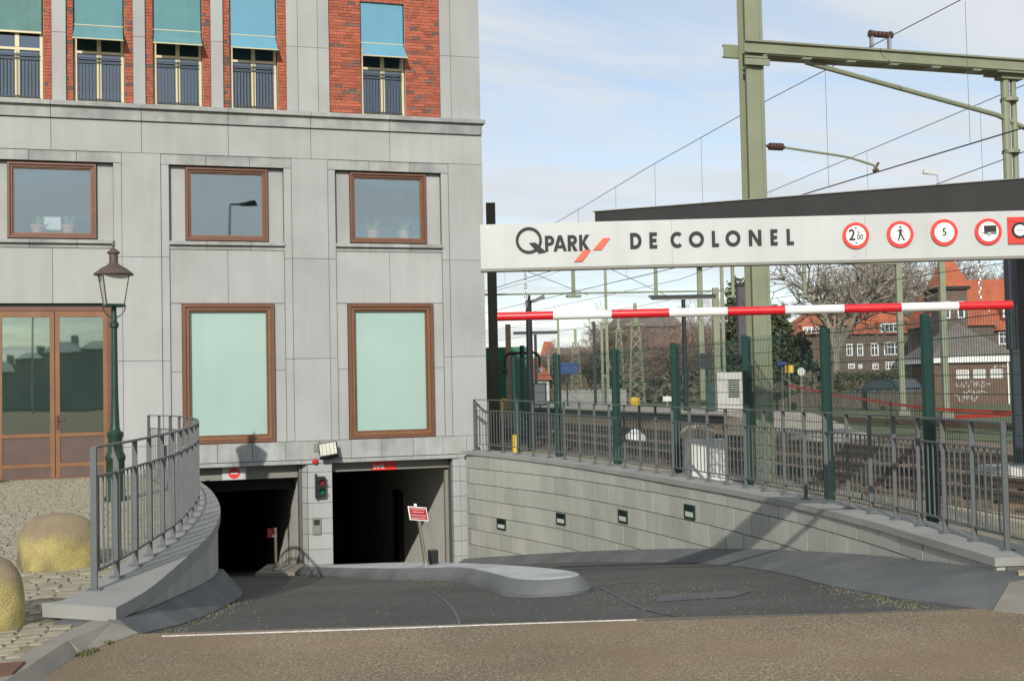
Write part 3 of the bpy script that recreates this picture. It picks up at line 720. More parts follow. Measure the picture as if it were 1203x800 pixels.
# top floor windows
for n_, (x, k) in enumerate(TW):
    x0, x1, z0, z1 = x-.475, x+.475, 7.525, 9.965
    f = frame_mb(x0, x1, z0, z1, .20, .055, .1).build('window_frame', m_cream, bld)
    m_ = MB(); m_.box(x-.045, .19, z0+.056, x+.045, .29, 8.53); m_.box(x0+.056, .195, 8.535, x1-.056, .285, 8.585); m_.box(x-.04, .195, 8.59, x+.04, .285, z1-.056); m_.build('mullion', m_cream, f)
    MB().box(x0+.057, .24, z0+.057, x-.047, .246, 8.53).build('pane', m_topglass, f); MB().box(x+.047, .24, z0+.057, x1-.057, .246, 8.53).build('pane', m_topglass, f)
    MB().box(x0+.057, .24, 8.59, x1-.057, .246, z1-.057).build('pane', m_topglass, f)
    room(x0-.2, x1+.2, 7.5, 10.1, .45, 2.5)
    rl = MB()
    for zz in (8.36, 8.43, 7.60): rl.box(x0+.06, .145, zz, x1-.06, .165, zz+.018)
    for q_ in range(13):
        xx = x0+.085+(x1-x0-.17)*q_/12; rl.box(xx-.0055, .15, 7.618, xx+.0055, .161, 8.36 if q_ % 6 else 8.50)
    rl.build('balcony_rail', m_balc, bld)
    cl = {'a': m_awn_a, 'b': m_awn_b, 'c': m_awn_c}[k]
    aw = MB()
    if k == 'c':
        aw.box(x0+.02, .13, 8.90, x1-.02, .14, 9.96)
        a_ = aw.build('awning', cl, bld)
        MB().box(x0+.02, .12, 8.86, x1-.02, .15, 8.897).build('awning_bar', m_cream, a_)
    else:
        aw.box(x0+.02, .15, 9.10, x1-.02, .158, 9.96)
        aw.hexa([(x0+.02, .15, 9.09), (x1-.02, .15, 9.09), (x1-.02, .158, 9.09), (x0+.02, .158, 9.09)], [(x0, -.20, 8.74), (x1, -.20, 8.74), (x1, -.192, 8.735), (x0, -.192, 8.735)])
        a_ = aw.build('awning', cl, bld)
        b_ = MB(); b_.tube((x0-.01, -.2, 8.73), (x1+.01, -.2, 8.73), .014); b_.tube((x0, .15, 9.10), (x1, .15, 9.10), .012)
        for xx in (x0+.03, x1-.03): b_.tube((xx, .17, 9.02), (xx, -.19, 8.73), .008)
        b_.build('awning_bar', m_cream, a_)
# garage interiors
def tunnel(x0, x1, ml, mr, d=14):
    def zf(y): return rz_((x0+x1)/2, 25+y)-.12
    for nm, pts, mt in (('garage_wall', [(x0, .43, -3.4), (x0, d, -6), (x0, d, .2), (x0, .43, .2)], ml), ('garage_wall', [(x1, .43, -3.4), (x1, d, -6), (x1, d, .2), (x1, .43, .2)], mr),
                        ('garage_ceiling', [(x0, .43, .2), (x1, .43, .2), (x1, d, -.6), (x0, d, -.6)], ml), ('garage_wall', [(x0, d, -6), (x1, d, -6), (x1, d, .2), (x0, d, .2)], m_garshade)):
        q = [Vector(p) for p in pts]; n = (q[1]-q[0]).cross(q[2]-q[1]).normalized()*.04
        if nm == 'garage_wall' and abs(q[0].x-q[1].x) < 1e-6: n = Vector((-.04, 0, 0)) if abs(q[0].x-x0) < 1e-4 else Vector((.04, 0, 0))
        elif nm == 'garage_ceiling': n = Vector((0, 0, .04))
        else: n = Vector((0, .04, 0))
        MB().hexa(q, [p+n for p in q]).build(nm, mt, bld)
tunnel(.30, 2.94, m_garshade, m_gar); tunnel(3.66, 6.22, m_garmid, m_gar)
MB().box(.31, .28, -.14, 2.93, .44, .125).build('shutter_box', m_header, bld)
MB().box(3.62, .28, -.06, 6.19, .40, .125).build('shutter_box', m_header, bld)
MB().box(.31, .9, -.42, 2.93, 1.2, .1).build('ceiling_beam', m_garshade, bld)
MB().box(6.12, .40, -2.4, 6.195, .52, -.12).build('shutter_guide', m_header, bld)
MB().box(6.10, 5.4, -2.9, 6.21, 6.2, -1.0).build('service_door', m_garshade, bld)

# things on the facade
def plate(mb_, x0, x1, z0, z1, y, d): return mb_.box(x0, y, z0, x1, y+d, z1)
t = thing('no_entry_sign', 'white square sign with a red no entry disc above the left garage entrance', 'sign', (1.63, 25.24, 0.0))
plate(MB(), -.24, .24, -.135, .14, 0, .03).build('board', m_sign, t)
mf = lambda x, z, d: (x, d, z)
MB().poly(circ(0, .0, .115), [], -.004, .004, mf).build('red_disc', m_sred, t)
MB().box(-.075, -.008, -.016, .075, -.0045, .016).build('white_bar', m_white, t)
t = thing('entrance_sign', 'red sign reading Inrit above the right garage entrance', 'sign', (4.76, 25.25, .035))
plate(MB(), -.26, .26, -.095, .085, 0, .025).build('board', m_sred, t)
text_obj('lettering', 'Inrit', .14, m_white, t, (-.12, -.004, -.02), .002, .002)
t = thing('traffic_light', 'small two lamp traffic light with red above green on the pier', 'traffic light', (3.36, 25.0, -.33))
m_ = MB(); m_.box(-.085, -.16, -.20, .085, -.03, .21); m_.box(-.05, -.03, -.1, .05, .0, .1); m_.box(-.115, -.15, -.23, -.087, -.02, .27); m_.build('housing', m_black, t)
for z_, mm in ((.10, m_lens_r), (-.09, m_lens_g)):
    l_ = MB().tube((0, -.168, z_), (0, -.155, z_), .062, n=20).build('lamp', mm, t)
    v_ = MB()
    for k in range(10):
        a0 = math.pi*(k)/10; a1 = math.pi*(k+1)/10
        p = lambda a, r, yy: (r*math.cos(a), yy, z_+r*math.sin(a))
        v_.hexa([p(a0, .068, -.16), p(a1, .068, -.16), p(a1, .075, -.16), p(a0, .075, -.16)], [p(a0, .068, -.27), p(a1, .068, -.27), p(a1, .075, -.27), p(a0, .075, -.27)])
    v_.build('visor', m_black, l_)
t = thing('floodlight', 'tilted floodlight bracketed above the pier between the garage entrances', 'floodlight', (3.43, 25.0, .42))
ax = Vector((.95, -.2, .15)).normalized(); az_ = Vector((.05, .45, .9)).normalized(); ay = ax.cross(az_).normalized(); az_ = ay.cross(ax) * -1
MB().obox((.08, -.24, .0), ax*.19, ay*.07, az_*.15).build('housing', m_arm, t)
fy = ay if ay.y < 0 else -ay
g_ = MB(); g_.obox(Vector((.08, -.24, .0))+fy*.075, ax*.17, ay*.006, az_*.13); g_.build('front_glass', m_flood, t)
g_ = MB()
for k in range(4): g_.obox(Vector((.08, -.24, .0))+fy*.083+ax*(-.12+.08*k), ax*.006, ay*.004, az_*.13)
g_.build('grille', m_header, t)
m_ = MB(); m_.tube((-.10, -.15, -.02), (-.14, -.02, .06), .02); m_.box(-.2, -.03, -.02, -.1, .0, .14); m_.build('bracket', m_header, t)
t = thing('alarm_lamp', 'small red round alarm lamp under the floodlight', 'alarm lamp', (3.26, 25.0, .19))
MB().lathe([(.055, 0), (.06, .03), (.05, .07), (.03, .09)], n=14).build('dome', m_red, t, smooth=True).rotation_euler = (math.pi/2, 0, 0)
MB().tube((0, .0, 0), (0, -.012, 0), .068, n=14).build('base_ring', m_header, t)
t = thing('intercom', 'steel intercom box with two fields on the pier below the traffic light', 'intercom', (3.27, 25.0, -1.14))
MB().box(-.085, -.05, -.17, .085, .0, .17).build('case', m_header, t)
MB().box(-.06, -.058, .02, .06, -.0505, .13).build('screen', m_arm, t); MB().box(-.05, -.058, -.13, .05, -.0505, -.02).build('button_plate', m_steel, t)

# potted plants and paper behind the upper windows
def plant(x, z, label, k):
    t = thing('potted_plant', label, 'potted plant', (x, 25.36, z), 0, 'potted plants behind upper windows')
    MB().lathe([(.085, 0), (.12, .19), (.125, .2), (.14, .2), (.14, .245), (.11, .245)], n=16).build('pot', m_pot, t, smooth=True)
    m_ = MB(); rr = random.Random(k)
    for i in range(9):
        a = rr.uniform(-2.6, -.5) if rr.random() < .6 else rr.uniform(0, 6.28); ln = rr.uniform(.16, .30); w = .022
        d = Vector((math.cos(a)*.75, math.sin(a)*.35, .75)).normalized(); s_ = Vector((-d.z, 0, d.x)).normalized()*w
        p0 = Vector((0, 0, .22)); p1 = p0+d*ln*.5+Vector((0, 0, .02)); p2 = p0+d*ln
        m_.add([p0-s_*.5, p0+s_*.5, p1+s_, p1-s_, p2], [(0, 1, 2, 3), (3, 2, 4)])
    m_.build('leaves', m_leaf, t)
plant(-2.13, 4.83, 'terracotta pot plant on the left behind the upper left window', 1)
plant(-1.55, 4.83, 'terracotta pot plant right of the white paper in the upper left window', 2)
plant(4.62, 4.83, 'spiky plant in a terracotta pot on the left of the third upper window', 3)
plant(5.30, 4.83, 'spiky plant in a terracotta pot on the right of the third upper window', 4)
MB().hexa([(-1.98, 25.46, 5.02), (-1.72, 25.46, 5.02), (-1.72, 25.464, 5.02), (-1.98, 25.464, 5.02)], [(-2.02, 25.46, 5.28), (-1.70, 25.46, 5.28), (-1.70, 25.464, 5.28), (-2.02, 25.464, 5.28)])
tag(MB().box(-2.02, 25.5, 5.0, -1.70, 25.504, 5.26).build('paper_sheet', m_paper), 'white sheet of paper behind the glass between two pots', 'paper')

# ---------------------------------------------------------------- right ramp wall
rw = thing('retaining_wall', 'grey granite block retaining wall along the right of the ramp', 'wall', (0, 0, 0))
rows = [.125, -.05, -.37, -.69, -1.01, -1.33, -1.65, -1.97, -2.29]
start = .0
for ri, (z1, z0) in enumerate(zip(rows[:-1], rows[1:])):
    d = -(ri % 2)*.27
    while d < RIGHT.len-.02:
        d0 = max(d, 0); d1 = min(d+.55, RIGHT.len-.02); d += .55
        if d1-d0 < .05: continue
        a = RIGHT.off(d0+.008, -.27); b = RIGHT.off(d1-.008, -.27)
        a.x = a.x if a.y < 24.6 else max(a.x, 6.45); 
        if max(rz_(a.x, a.y), rz_(b.x, b.y)) > z1: continue
        zt = z1
        if ri == 0: zt = min(RIGHT.at((d0+d1)/2).z-.075, .26)
        t_ = (b-a).normalized(); n_ = Vector((-t_.y, t_.x, 0))*.12
        pr = random.uniform(0, .004)
        a = a-n_.normalized()*pr; b = b-n_.normalized()*pr
        q = [a, b, b+n_, a+n_]; g = .0065
        MB().hexa([(p.x, p.y, z0+g) for p in q], [(p.x, p.y, zt-g) for p in q]).build('stone_block', m_wall, rw)
core = MB()
K = 40
for k in range(K):
    d0 = RIGHT.len*k/K; d1 = RIGHT.len*(k+1)/K
    a, b, c, e = RIGHT.off(d0, -.20), RIGHT.off(d1, -.20), RIGHT.off(d1, .18), RIGHT.off(d0, .18)
    zt = min(a.z, b.z)-.078
    core.hexa([(p.x, p.y, -3) for p in (a, b, c, e)], [(p.x, p.y, zt) for p in (a, b, c, e)])
core.build('wall_core', m_back, rw)
K = 19
for k in range(K):
    d0 = RIGHT.len*k/K+.003; d1 = RIGHT.len*(k+1)/K-.003; m_ = MB(); sub = 3
    for j in range(sub):
        e0 = d0+(d1-d0)*j/sub; e1 = d0+(d1-d0)*(j+1)/sub
        q = [RIGHT.off(e0, -.30), RIGHT.off(e1, -.30), RIGHT.off(e1, .26), RIGHT.off(e0, .26)]
        m_.hexa([(p.x, p.y, p.z-.072) for p in q], [(p.x, p.y, p.z) for p in q])
    bm_o = m_.build('coping_slab', m_coping, rw)
# wall lights
for i, (u_, (yy, zz)) in enumerate((('first', (23.35, -1.12)), ('second', (21.1, -.81)), ('third', (18.62, -.535)), ('fourth', (16.22, -.235)))):
    d = RIGHT.find_y(yy); p = RIGHT.off(d, -.275); tn = RIGHT.tan(d)
    nm = ['farthest of four recessed wall lights, nearest the garage', 'second recessed wall light from the garage', 'third recessed wall light from the garage', 'nearest recessed wall light, closest to the beam shadow'][i]
    t = thing('wall_light', nm, 'wall light', (p.x, p.y, zz), math.atan2(tn.y, tn.x), 'recessed lights in the ramp wall')
    frame_mb(-.17, .17, -.105, .105, -.022, .03, .034).build('frame', m_lampgreen, t)
    MB().box(-.139, -.010, -.0, .139, .012, .074).build('louvre', m_black, t)
    MB().box(-.139, -.014, -.074, .139, .008, -.002).build('diffuser', m_cab, t)

# ---------------------------------------------------------------- left curved wall
lw = thing('curved_wall', 'curved low stone wall on the left edge of the ramp', 'wall', (0, 0, 0))
d = 0
while d < LEFT.len-.05:
    d1 = min(d+.34, LEFT.len); a = LEFT.off(d+.003, .035); b = LEFT.off(d1-.003, .035)
    t_ = (b-a).normalized(); n_ = Vector((-t_.y, t_.x, 0))*.1
    zb = min(rz_(a.x, a.y), rz_(b.x, b.y))-.3
    MB().hexa([(p.x, p.y, zb) for p in (a, b, b+n_, a+n_)], [(p.x, p.y, .078) for p in (a, b, b+n_, a+n_)]).build('stone_panel', m_wall, lw)
    d = d1
core = MB()
for k in range(30):
    d0 = LEFT.len*k/30; d1 = LEFT.len*(k+1)/30
    q = [LEFT.off(d0, .10), LEFT.off(d1, .10), LEFT.off(d1, .45), LEFT.off(d0, .45)]
    core.hexa([(p.x, p.y, -2.6) for p in q], [(p.x, p.y, .076) for p in q])
core.build('wall_core', m_back, lw)
K = 17
for k in range(K):
    d0 = LEFT.len*k/K+.003; d1 = LEFT.len*(k+1)/K-.003; m_ = MB()
    for j in range(3):
        e0 = d0+(d1-d0)*j/3; e1 = d0+(d1-d0)*(j+1)/3
        q = [LEFT.off(e0, .0), LEFT.off(e1, .0), LEFT.off(e1, .52), LEFT.off(e0, .52)]
        if k == 0 and j == 0: q[3] = Vector((-.78, 9.40, .18)); q[0] = Vector((-.25, 8.98, .18))
        m_.hexa([(p.x, p.y, .08) for p in q], [(p.x, p.y, .18) for p in q])
    m_.build('coping_slab', m_coping, lw)

# ---------------------------------------------------------------- railings
def railing(t, pts, H=1.1, nbal=4, endcap=True):
    """pts: list of foot points (Vector)"""
    n = len(pts)
    def tang(i):
        a = pts[max(0, i-1)]; b = pts[min(n-1, i+1)]; return Vector((b.x-a.x, b.y-a.y, 0)).normalized()
    for i, p in enumerate(pts):
        tn = tang(i); nn = Vector((-tn.y, tn.x, 0)); end = i in (0, n-1)
        m_ = MB(); w = .023; th = .007 if not end else .015
        m_.obox(p+Vector((0, 0, H/2)), tn*th, nn*w, Vector((0, 0, H/2-.005)))
        m_.obox(p+Vector((0, 0, .006)), tn*.04, nn*.055, Vector((0, 0, .006)))
        m_.build('post', m_rail, t)
    for nm, z, hw, hh in (('top_rail', H, .024, .008), ('middle_rail', H*.79, .012, .008), ('bottom_rail', H*.125, .012, .008)):
        m_ = MB()
        for i in range(n-1):
            a = pts[i]+Vector((0, 0, z)); b = pts[i+1]+Vector((0, 0, z)); tn = (b-a).normalized(); nn = Vector((-tn.y, tn.x, 0)).normalized()
            ex = tn*.003 if 0 < i else Vector((0, 0, 0))
            q = [a-ex-nn*hw, b-nn*hw, b+nn*hw, a-ex+nn*hw]
            m_.hexa([x-Vector((0, 0, hh)) for x in q], [x+Vector((0, 0, hh)) for x in q])
        m_.build(nm, m_rail, t)
    for i in range(n-1):
        for k in range(1, nbal+1):
            p = pts[i].lerp(pts[i+1], k/(nbal+1)); tn = tang(i); nn = Vector((-tn.y, tn.x, 0))
            MB().obox(p+Vector((0, 0, (H*.125+H*.79)/2)), tn*.006, nn*.006, Vector((0, 0, H*(.79-.125)/2-.008))).build('baluster', m_rail, t)
t = thing('railing', 'grey steel railing on the coping of the right retaining wall', 'railing', (0, 0, 0))
L0, L1 = .02, RIGHT.find_y(8.57); npost = 29
def rfoot(i):
    p = RIGHT.at(L0+(L1-L0)*i/(npost-1)); return p
pts = [rfoot(i) for i in range(npost)]
# a little lower where the wall meets the building
railing(t, pts, 1.085, 4)
m_ = MB()
p = pts[0]
for z in (1.06, .80, .12): m_.tube(p+Vector((.02, .03, z)), p+Vector((.26, .10, z-.24)), .011)
m_.build('end_brace', m_rail, t)
t = thing('railing', 'grey steel railing curving round the left wall above the ramp', 'railing', (0, 0, 0))
feet = [(-.43, 9.84), (-.28, 10.42), (-.14, 11.04), (-.02, 11.66), (.10, 12.27), (.21, 12.85), (.30, 13.49), (.38, 14.16), (.46, 14.84), (.53, 15.63), (.585, 16.4), (.62, 17.2), (.64, 18.0), (.645, 18.8), (.62, 19.6), (.56, 20.35), (.46, 21.05), (.32, 21.7), (.14, 22.25), (-.04, 22.65)]
railing(t, [Vector((x, y, .18)) for x, y in feet], 1.1, 4)

# ---------------------------------------------------------------- bollards
def bollard(x, y, r, h, rz, label):
    m_ = MB(); n = 28; prof = [(1.0, -.02), (1.01, .08), (1.0, .42), (.985, .54), (.945, .65), (.87, .755), (.755, .85), (.59, .925), (.38, .975), (.15, 1.0)]
    vs = []; fs = []
    rr = random.Random(x)
    for pr, z in prof:
        for k in range(n):
            a = 2*math.pi*k/n; e = 2/2.9
            cxx = math.copysign(abs(math.cos(a))**e, math.cos(a)); syy = math.copysign(abs(math.sin(a))**e, math.sin(a))
            j = 1+rr.uniform(-.008, .008)
            vs.append((r*pr*cxx*j, r*pr*syy*j, z*h+rr.uniform(-.003, .003)))
    for i in range(len(prof)-1):
        for k in range(n): q = (k+1) % n; fs.append((i*n+k, i*n+q, (i+1)*n+q, (i+1)*n+k))
    fs.append(tuple((len(prof)-1)*n+k for k in range(n)))
    m_.add(vs, fs); o = m_.build('bollard', m_boll, smooth=True); o.location = (x, y, .045); o.rotation_euler = (0, 0, rz)
    return tag(o, label, 'bollard', 'yellow stone bollards on the cobbles')
bollard(-.86, 12.25, .345, .52, R(22), 'squat domed yellow stone bollard standing beside the curved railing')
bollard(-1.20, 9.28, .315, .53, R(10), 'domed yellow stone bollard cut by the left picture edge')
bollard(-3.22, 23.95, .34, .55, R(15), 'domed yellow stone bollard in front of the door')

# ---------------------------------------------------------------- green lamp post
t = thing('street_lamp', 'dark green cast iron lamp post with an old style lantern by the door', 'street lamp', (-.525, 19.2, .06))
MB().lathe([(.17, 0), (.17, .06), (.145, .09), (.14, .62), (.155, .65), (.155, .70), (.12, .76), (.105, .95), (.125, 1.02), (.125, 1.06), (.080, 1.10), (.070, 1.16), (.054, 1.6), (.045, 2.70)], n=12).build('base', m_lampgreen, t, smooth=True)
MB().lathe([(.05, 2.70), (.07, 2.72), (.07, 2.78), (.045, 2.80), (.034, 3.05)], n=12).build('neck', m_lampgreen, t, smooth=True)
m_ = MB()
for s in (-1, 1):
    P = [(s*.03, 0, 2.86), (s*.10, 0, 2.90), (s*.16, 0, 2.98), (s*.17, 0, 3.06)]; m_.path(P, .009)
m_.build('bracket', m_lampgreen, t)
zb, zt = 3.07, 3.53; wb, wt = .165, .245
A4 = lambda w, z, k=4: [Vector((w*math.cos(math.pi/4+math.pi/2*i+.2), w*math.sin(math.pi/4+math.pi/2*i+.2), z)) for i in range(4)]
m_ = MB(); m_.lathe([(.20, 3.03), (.215, 3.05), (.20, 3.068)], n=4, ang=math.pi/4+.2); m_.build('lantern_base', m_lampgreen, t)
lo, hi = A4(wb*1.15, zb), A4(wt*1.15, zt)
m_ = MB()
for i in range(4): m_.tube(lo[i], hi[i], .009, n=5)
m_.build('lantern_frame', m_lampcap, t)
lo2, hi2 = A4(wb*1.10, zb+.005), A4(wt*1.10, zt-.005)
for i in range(4):
    j = (i+1) % 4; q = [lo2[i], lo2[j], hi2[j], hi2[i]]; n_ = (q[1]-q[0]).cross(q[2]-q[0]).normalized()*.003
    MB().hexa(q, [p-n_ for p in q]).build('pane', m_opal, t)
MB().lathe([(.30, 3.53), (.305, 3.55), (.27, 3.58), (.19, 3.64), (.10, 3.69), (.075, 3.72)], n=20).build('roof', m_lampcap, t, smooth=True)
MB().lathe([(.068, 3.72), (.068, 3.86), (.10, 3.875), (.10, 3.89), (.06, 3.93), (.02, 3.95), (.016, 3.98), (.028, 3.995), (.004, 4.08)], n=14).build('chimney', m_lampcap, t, smooth=True)

t.scale = (.975, .975, .975)
# ---------------------------------------------------------------- sign posts at the garage
bz = rz_(3.64, 16.3)+.162
t = thing('warning_sign', 'red warning sign on a leaning steel pole on the traffic island', 'sign', (3.64, 16.3, bz), FACE)
t.scale = (.97, .97, .97)
m_ = MB(); m_.tube((0, 0, 0), (-.115, 0, .80), .028, n=12); m_.build('pole', m_chrome, t, smooth=True)
MB().lathe([(.075, 0), (.075, .015), (.04, .03), (.04, .06)], n=14).build('base_plate', m_steel, t)
pl_ = thing('x', '', '') if False else None
c = Vector((-.10, -.035, .76)); axx = Vector((.985, 0, -.10)).normalized(); azz = Vector((-.14, 0, .99)).normalized()
pb = MB(); pb.obox(c, axx*.135, Vector((0, .010, 0)), azz*.098); pb = pb.build('plate', m_white, t)
f_ = MB(); f_.obox(c+Vector((.004, -.0115, 0)), axx*.122, Vector((0, .0012, 0)), azz*.085); f_.build('red_field', m_dkred, pb)
tx = MB(); rr = random.Random(5)
for row_, zz in enumerate((.062, .024, -.024, -.062)):
    x = -.104 if row_ != 1 else -.08; xe = .104 if row_ != 1 else .08
    while x < xe:
        w = min(rr.uniform(.012, .03), xe-x)
        tx.obox(c+Vector((.004, -.0135, 0))+axx*(x+w/2)+azz*zz, axx*(w/2), Vector((0, .0006, 0)), azz*.007); x += w+.007
tx.build('text_lines', m_pink, pb)
MB().obox(c+Vector((-.02, 0, .0))+azz*.125, axx*.02, Vector((0, .014, 0)), azz*.018).build('pole_cap', m_white, t)
tag(MB().box(3.80, 16.75, rz_(3.9, 16.8)+.15, 3.92, 16.9, rz_(3.9, 16.8)+.36).build('junction_box', m_black), 'small black box on the island behind the leaning warning sign', 'box')
bz = -1.86
t = thing('warning_sign', 'steel pole with a red plate standing in the dark left garage entrance', 'sign', (2.33, 24.0, bz), FACE)
MB().box(-.35, -.25, rz_(2.33, 24)-bz-.1, .42, .9, -.002).build('plinth', m_kerb, t)
MB().tube((0, 0, 0), (0, 0, .84), .026, n=12).build('pole', m_chrome, t, smooth=True)
MB().lathe([(.09, 0), (.09, .03), (.05, .05), (.05, .09)], n=14).build('base_plate', m_steel, t)
MB().obox((-.075, .03, .74), (.075, .055, 0), (.004, -.006, 0), (0, 0, .09)).build('plate', m_redshade, t)
MB().box(-.06, -.02, .66, .03, .02, .69).build('clamp', m_steel, t)

# ---------------------------------------------------------------- gantry sign over the ramp
GA = math.atan2(-1.41, 4.10); S = 4.355/638
g = thing('gantry_sign', 'long white parking sign board reading DE COLONEL above the ramp entrance', 'sign', (2.57, 9.28, 0), GA)
ZB = 2.64
MB().box(0, 0, ZB, 4.64, .10, 3.0).build('sign_board', m_sign, g)
MB().box(-.004, -.006, ZB-.022, 4.64, .106, ZB-.001).build('bottom_shade_strip', m_header, g)  # darker strip drawn as the shadow line along the board's lower edge
m_ = MB(); m_.box(4.39, .11, 0.1, 4.415, .30, 2.98); m_.box(4.415, .19, 0.1, 4.53, .23, 2.98); m_.box(4.53, .11, .1, 4.555, .30, 2.98); m_.box(4.33, .05, .08, 4.62, .36, .10); m_.build('post', m_arm, g)

# long dark steel beam whose edge shows above the sign board
pA = spot(703, 15.0); pB = spot(1203, 13.16); dv_ = (pB-pA); wid = dv_.length
sh = thing('steel_beam', 'long dark grey steel beam rising behind the white sign board', 'beam', (pA.x, pA.y, 0), math.atan2(dv_.y, dv_.x))
zt_ = 3.865
MB().box(0, -.02, zt_-.40, wid+2.2, .16, zt_-.012).build('web', m_arm, sh)
MB().box(-.02, -.04, zt_-.010, wid+2.23, .18, zt_).build('top_flange', m_header, sh)  # lighter colour stands in for the sunlit upper edge
MB().box(-.02, -.04, zt_-.415, wid+2.23, .18, zt_-.402).build('bottom_flange', m_arm, sh)
for x_ in (wid+.9, wid+1.9): MB().box(x_-.07, .0, -.05, x_+.07, .14, zt_-.417).build('post', m_arm, sh)
m_ = MB()
for x_ in (.06, 1.5, 3.0, 4.5):
    for z_ in (ZB+.03, 2.97): m_.tube((x_, -.003, z_), (x_, .0, z_), .008, n=8)
m_.build('bolt_heads', m_steel, g)
for x_ in (1.545, 3.09): MB().box(x_-.001, -.0012, ZB+.001, x_+.001, -.0002, 2.999).build('panel_seam', m_header, g)
# letters
def P2(u, v):     # from picture-scale units (left end of board, above its bottom edge) to metres
    return (u*S, ZB+v*.0069)
def glyph(ch, w, h, s):
    arc = lambda cx, cy, rx, ry, a0, a1, n=14: [(cx+rx*math.cos(R(a0+(a1-a0)*i/n)), cy+ry*math.sin(R(a0+(a1-a0)*i/n))) for i in range(n+1)]
    if ch == 'L': return [([(0,0),(w,0),(w,s),(s,s),(s,h),(0,h)], [])]
    if ch == 'E': return [([(0,0),(w,0),(w,s),(s,s),(s,h/2-s/2),(w*.92,h/2-s/2),(w*.92,h/2+s/2),(s,h/2+s/2),(s,h-s),(w,h-s),(w,h),(0,h)], [])]
    if ch == 'D': return [([(0,0),(w*.4,0)]+arc(w*.4,h/2,w*.6,h/2,-90,90)+[(0,h)], [[(s,s),(s,h-s)]+arc(w*.4,h/2,w*.6-s,h/2-s,90,-90)])]
    if ch == 'O': return [(arc(w/2,h/2,w/2,h/2,0,345,24), [arc(w/2,h/2,w/2-s,h/2-s,0,345,24)])]
    if ch == 'C': return [(arc(w*.6,h/2,w*.6,h/2,48,312,20)+arc(w*.6,h/2,w*.6-s,h/2-s,312,48,20), [])]
    if ch == 'N': return [([(0,0),(s,0),(s,h-s*1.7),(w-s,0),(w,0),(w,h),(w-s,h),(w-s,s*1.7),(s,h),(0,h)], [])]
    if ch == 'A': return [([(0,0),(s*1.05,0),(w*.30,h*.2),(w*.70,h*.2),(w-s*1.05,0),(w,0),(w/2+s*.6,h),(w/2-s*.6,h)], [[(w*.37,h*.36),(w*.5,h*.74),(w*.63,h*.36)]])]
    if ch == 'P': return [([(0,0),(s,0),(s,h*.38),(w*.5,h*.38)]+arc(w*.5,h*.69,w*.5,h*.31,-90,90)+[(0,h)], [[(s,h*.38+s*.85),(s,h-s*.85)]+arc(w*.5,h*.69,w*.5-s,h*.31-s*.85,90,-90)])]
    if ch == 'R': return [([(0,0),(s,0),(s,h*.38),(w*.36,h*.38),(w-s*1.2,0),(w,0),(w*.62,h*.42)]+arc(w*.5,h*.70,w*.46,h*.30,-75,90)+[(0,h)], [[(s,h*.40+s*.85),(s,h-s*.85)]+arc(w*.5,h*.70,w*.46-s,h*.30-s*.85,90,-90)])]
    if ch == 'K': return [([(0,0),(s,0),(s,h*.42),(w-s*1.25,0),(w,0),(w*.5,h*.54),(w*.95,h),(w*.95-s*1.25,h),(s,h*.55),(s,h),(0,h)], [])]
def letter(ch, u0, u1, v0, h, s):
    m_ = MB(); w = u1-u0
    for o, hs in glyph(ch, w, h, s):
        mf = lambda x, y, d: (P2(u0+x, 0)[0], d, P2(0, v0+y)[1])
        m_.poly(o, hs, -.012, .0115, mf)
    return m_.build('letter', m_dark, g)
for ch, a, b in (('D', 742.3, 755.6), ('E', 764.9, 773.9), ('C', 789.7, 802.8), ('O', 811.2, 829), ('L', 838.3, 846.4), ('O', 854.3, 871.7), ('N', 881.6, 896.2), ('E', 906.9, 915.1), ('L', 925.8, 934)):
    letter(ch, a-565, b-565, 19.3, 18.4, 3.7)
for ch, a, b in (('P', 641.6, 652.6), ('A', 651.6, 667.2), ('R', 668.4, 679.9), ('K', 682, 694.6)):
    letter(ch, a-565, b-565, 18.8, 18.2, 3.7)
mf = lambda x, y, d: (P2(x, 0)[0], d, P2(0, y)[1])
MB().poly(circ(57.5, 32.2, 15.5, 36), [circ(57.5, 32.2, 12.4, 36)], -.012, .0115, mf).build('letter', m_dark, g)
MB().poly([(58, 29), (65.5, 29.2), (77.5, 18.2), (69, 16.8)], [], -.015, .0145, mf).build('letter', m_dark, g)
MB().poly([(110.8, 5.8), (120.2, 6.0), (130.6, 19.0), (122, 18.9)], [], -.013, .0125, mf).build('logo_mark', m_orange, g)
MB().poly([(133.2, 19.0), (143.2, 19.1), (153.6, 32.6), (145.2, 32.5)], [], -.012, .0115, mf).build('logo_mark', m_orange, g)
# round prohibition signs on the board: things of their own
rot = Matrix.Rotation(GA, 4, 'Z')
def on_board(u, v, dy=-.002): return Vector((2.57, 9.28, 0))+rot @ Vector((P2(u, v)[0], dy, P2(0, v)[1]))
def psign(u, v, label, R_=15.4, r_=11.5):
    t = thing('prohibition_sign', label, 'sign', on_board(u, v), GA, 'round signs on the board')
    k = .00685; m0 = lambda x, y, d: (x*k, d, y*k)
    MB().poly(circ(0, 0, R_, 36), [], -.014, .014, m0).build('red_ring', m_sred, t)
    MB().poly(circ(0, 0, r_, 36), [], -.016, .0018, m0).build('white_disc', m_white, t)
    return t, m0
t, m0 = psign(441.2, 28.0, 'round red ringed height limit sign reading 2.00 m')
k = .00685; pr = m0
text_obj('numeral', '2', .125, m_dark, t, (-.032, -.017, .0), .003, .0008, sx=.85)
text_obj('numeral', '00', .062, m_dark, t, (.032, -.017, -.016), .001, .0008, sx=.85)
text_obj('numeral', 'm', .034, m_dark, t, (.022, -.017, .024), .0006, .0008)
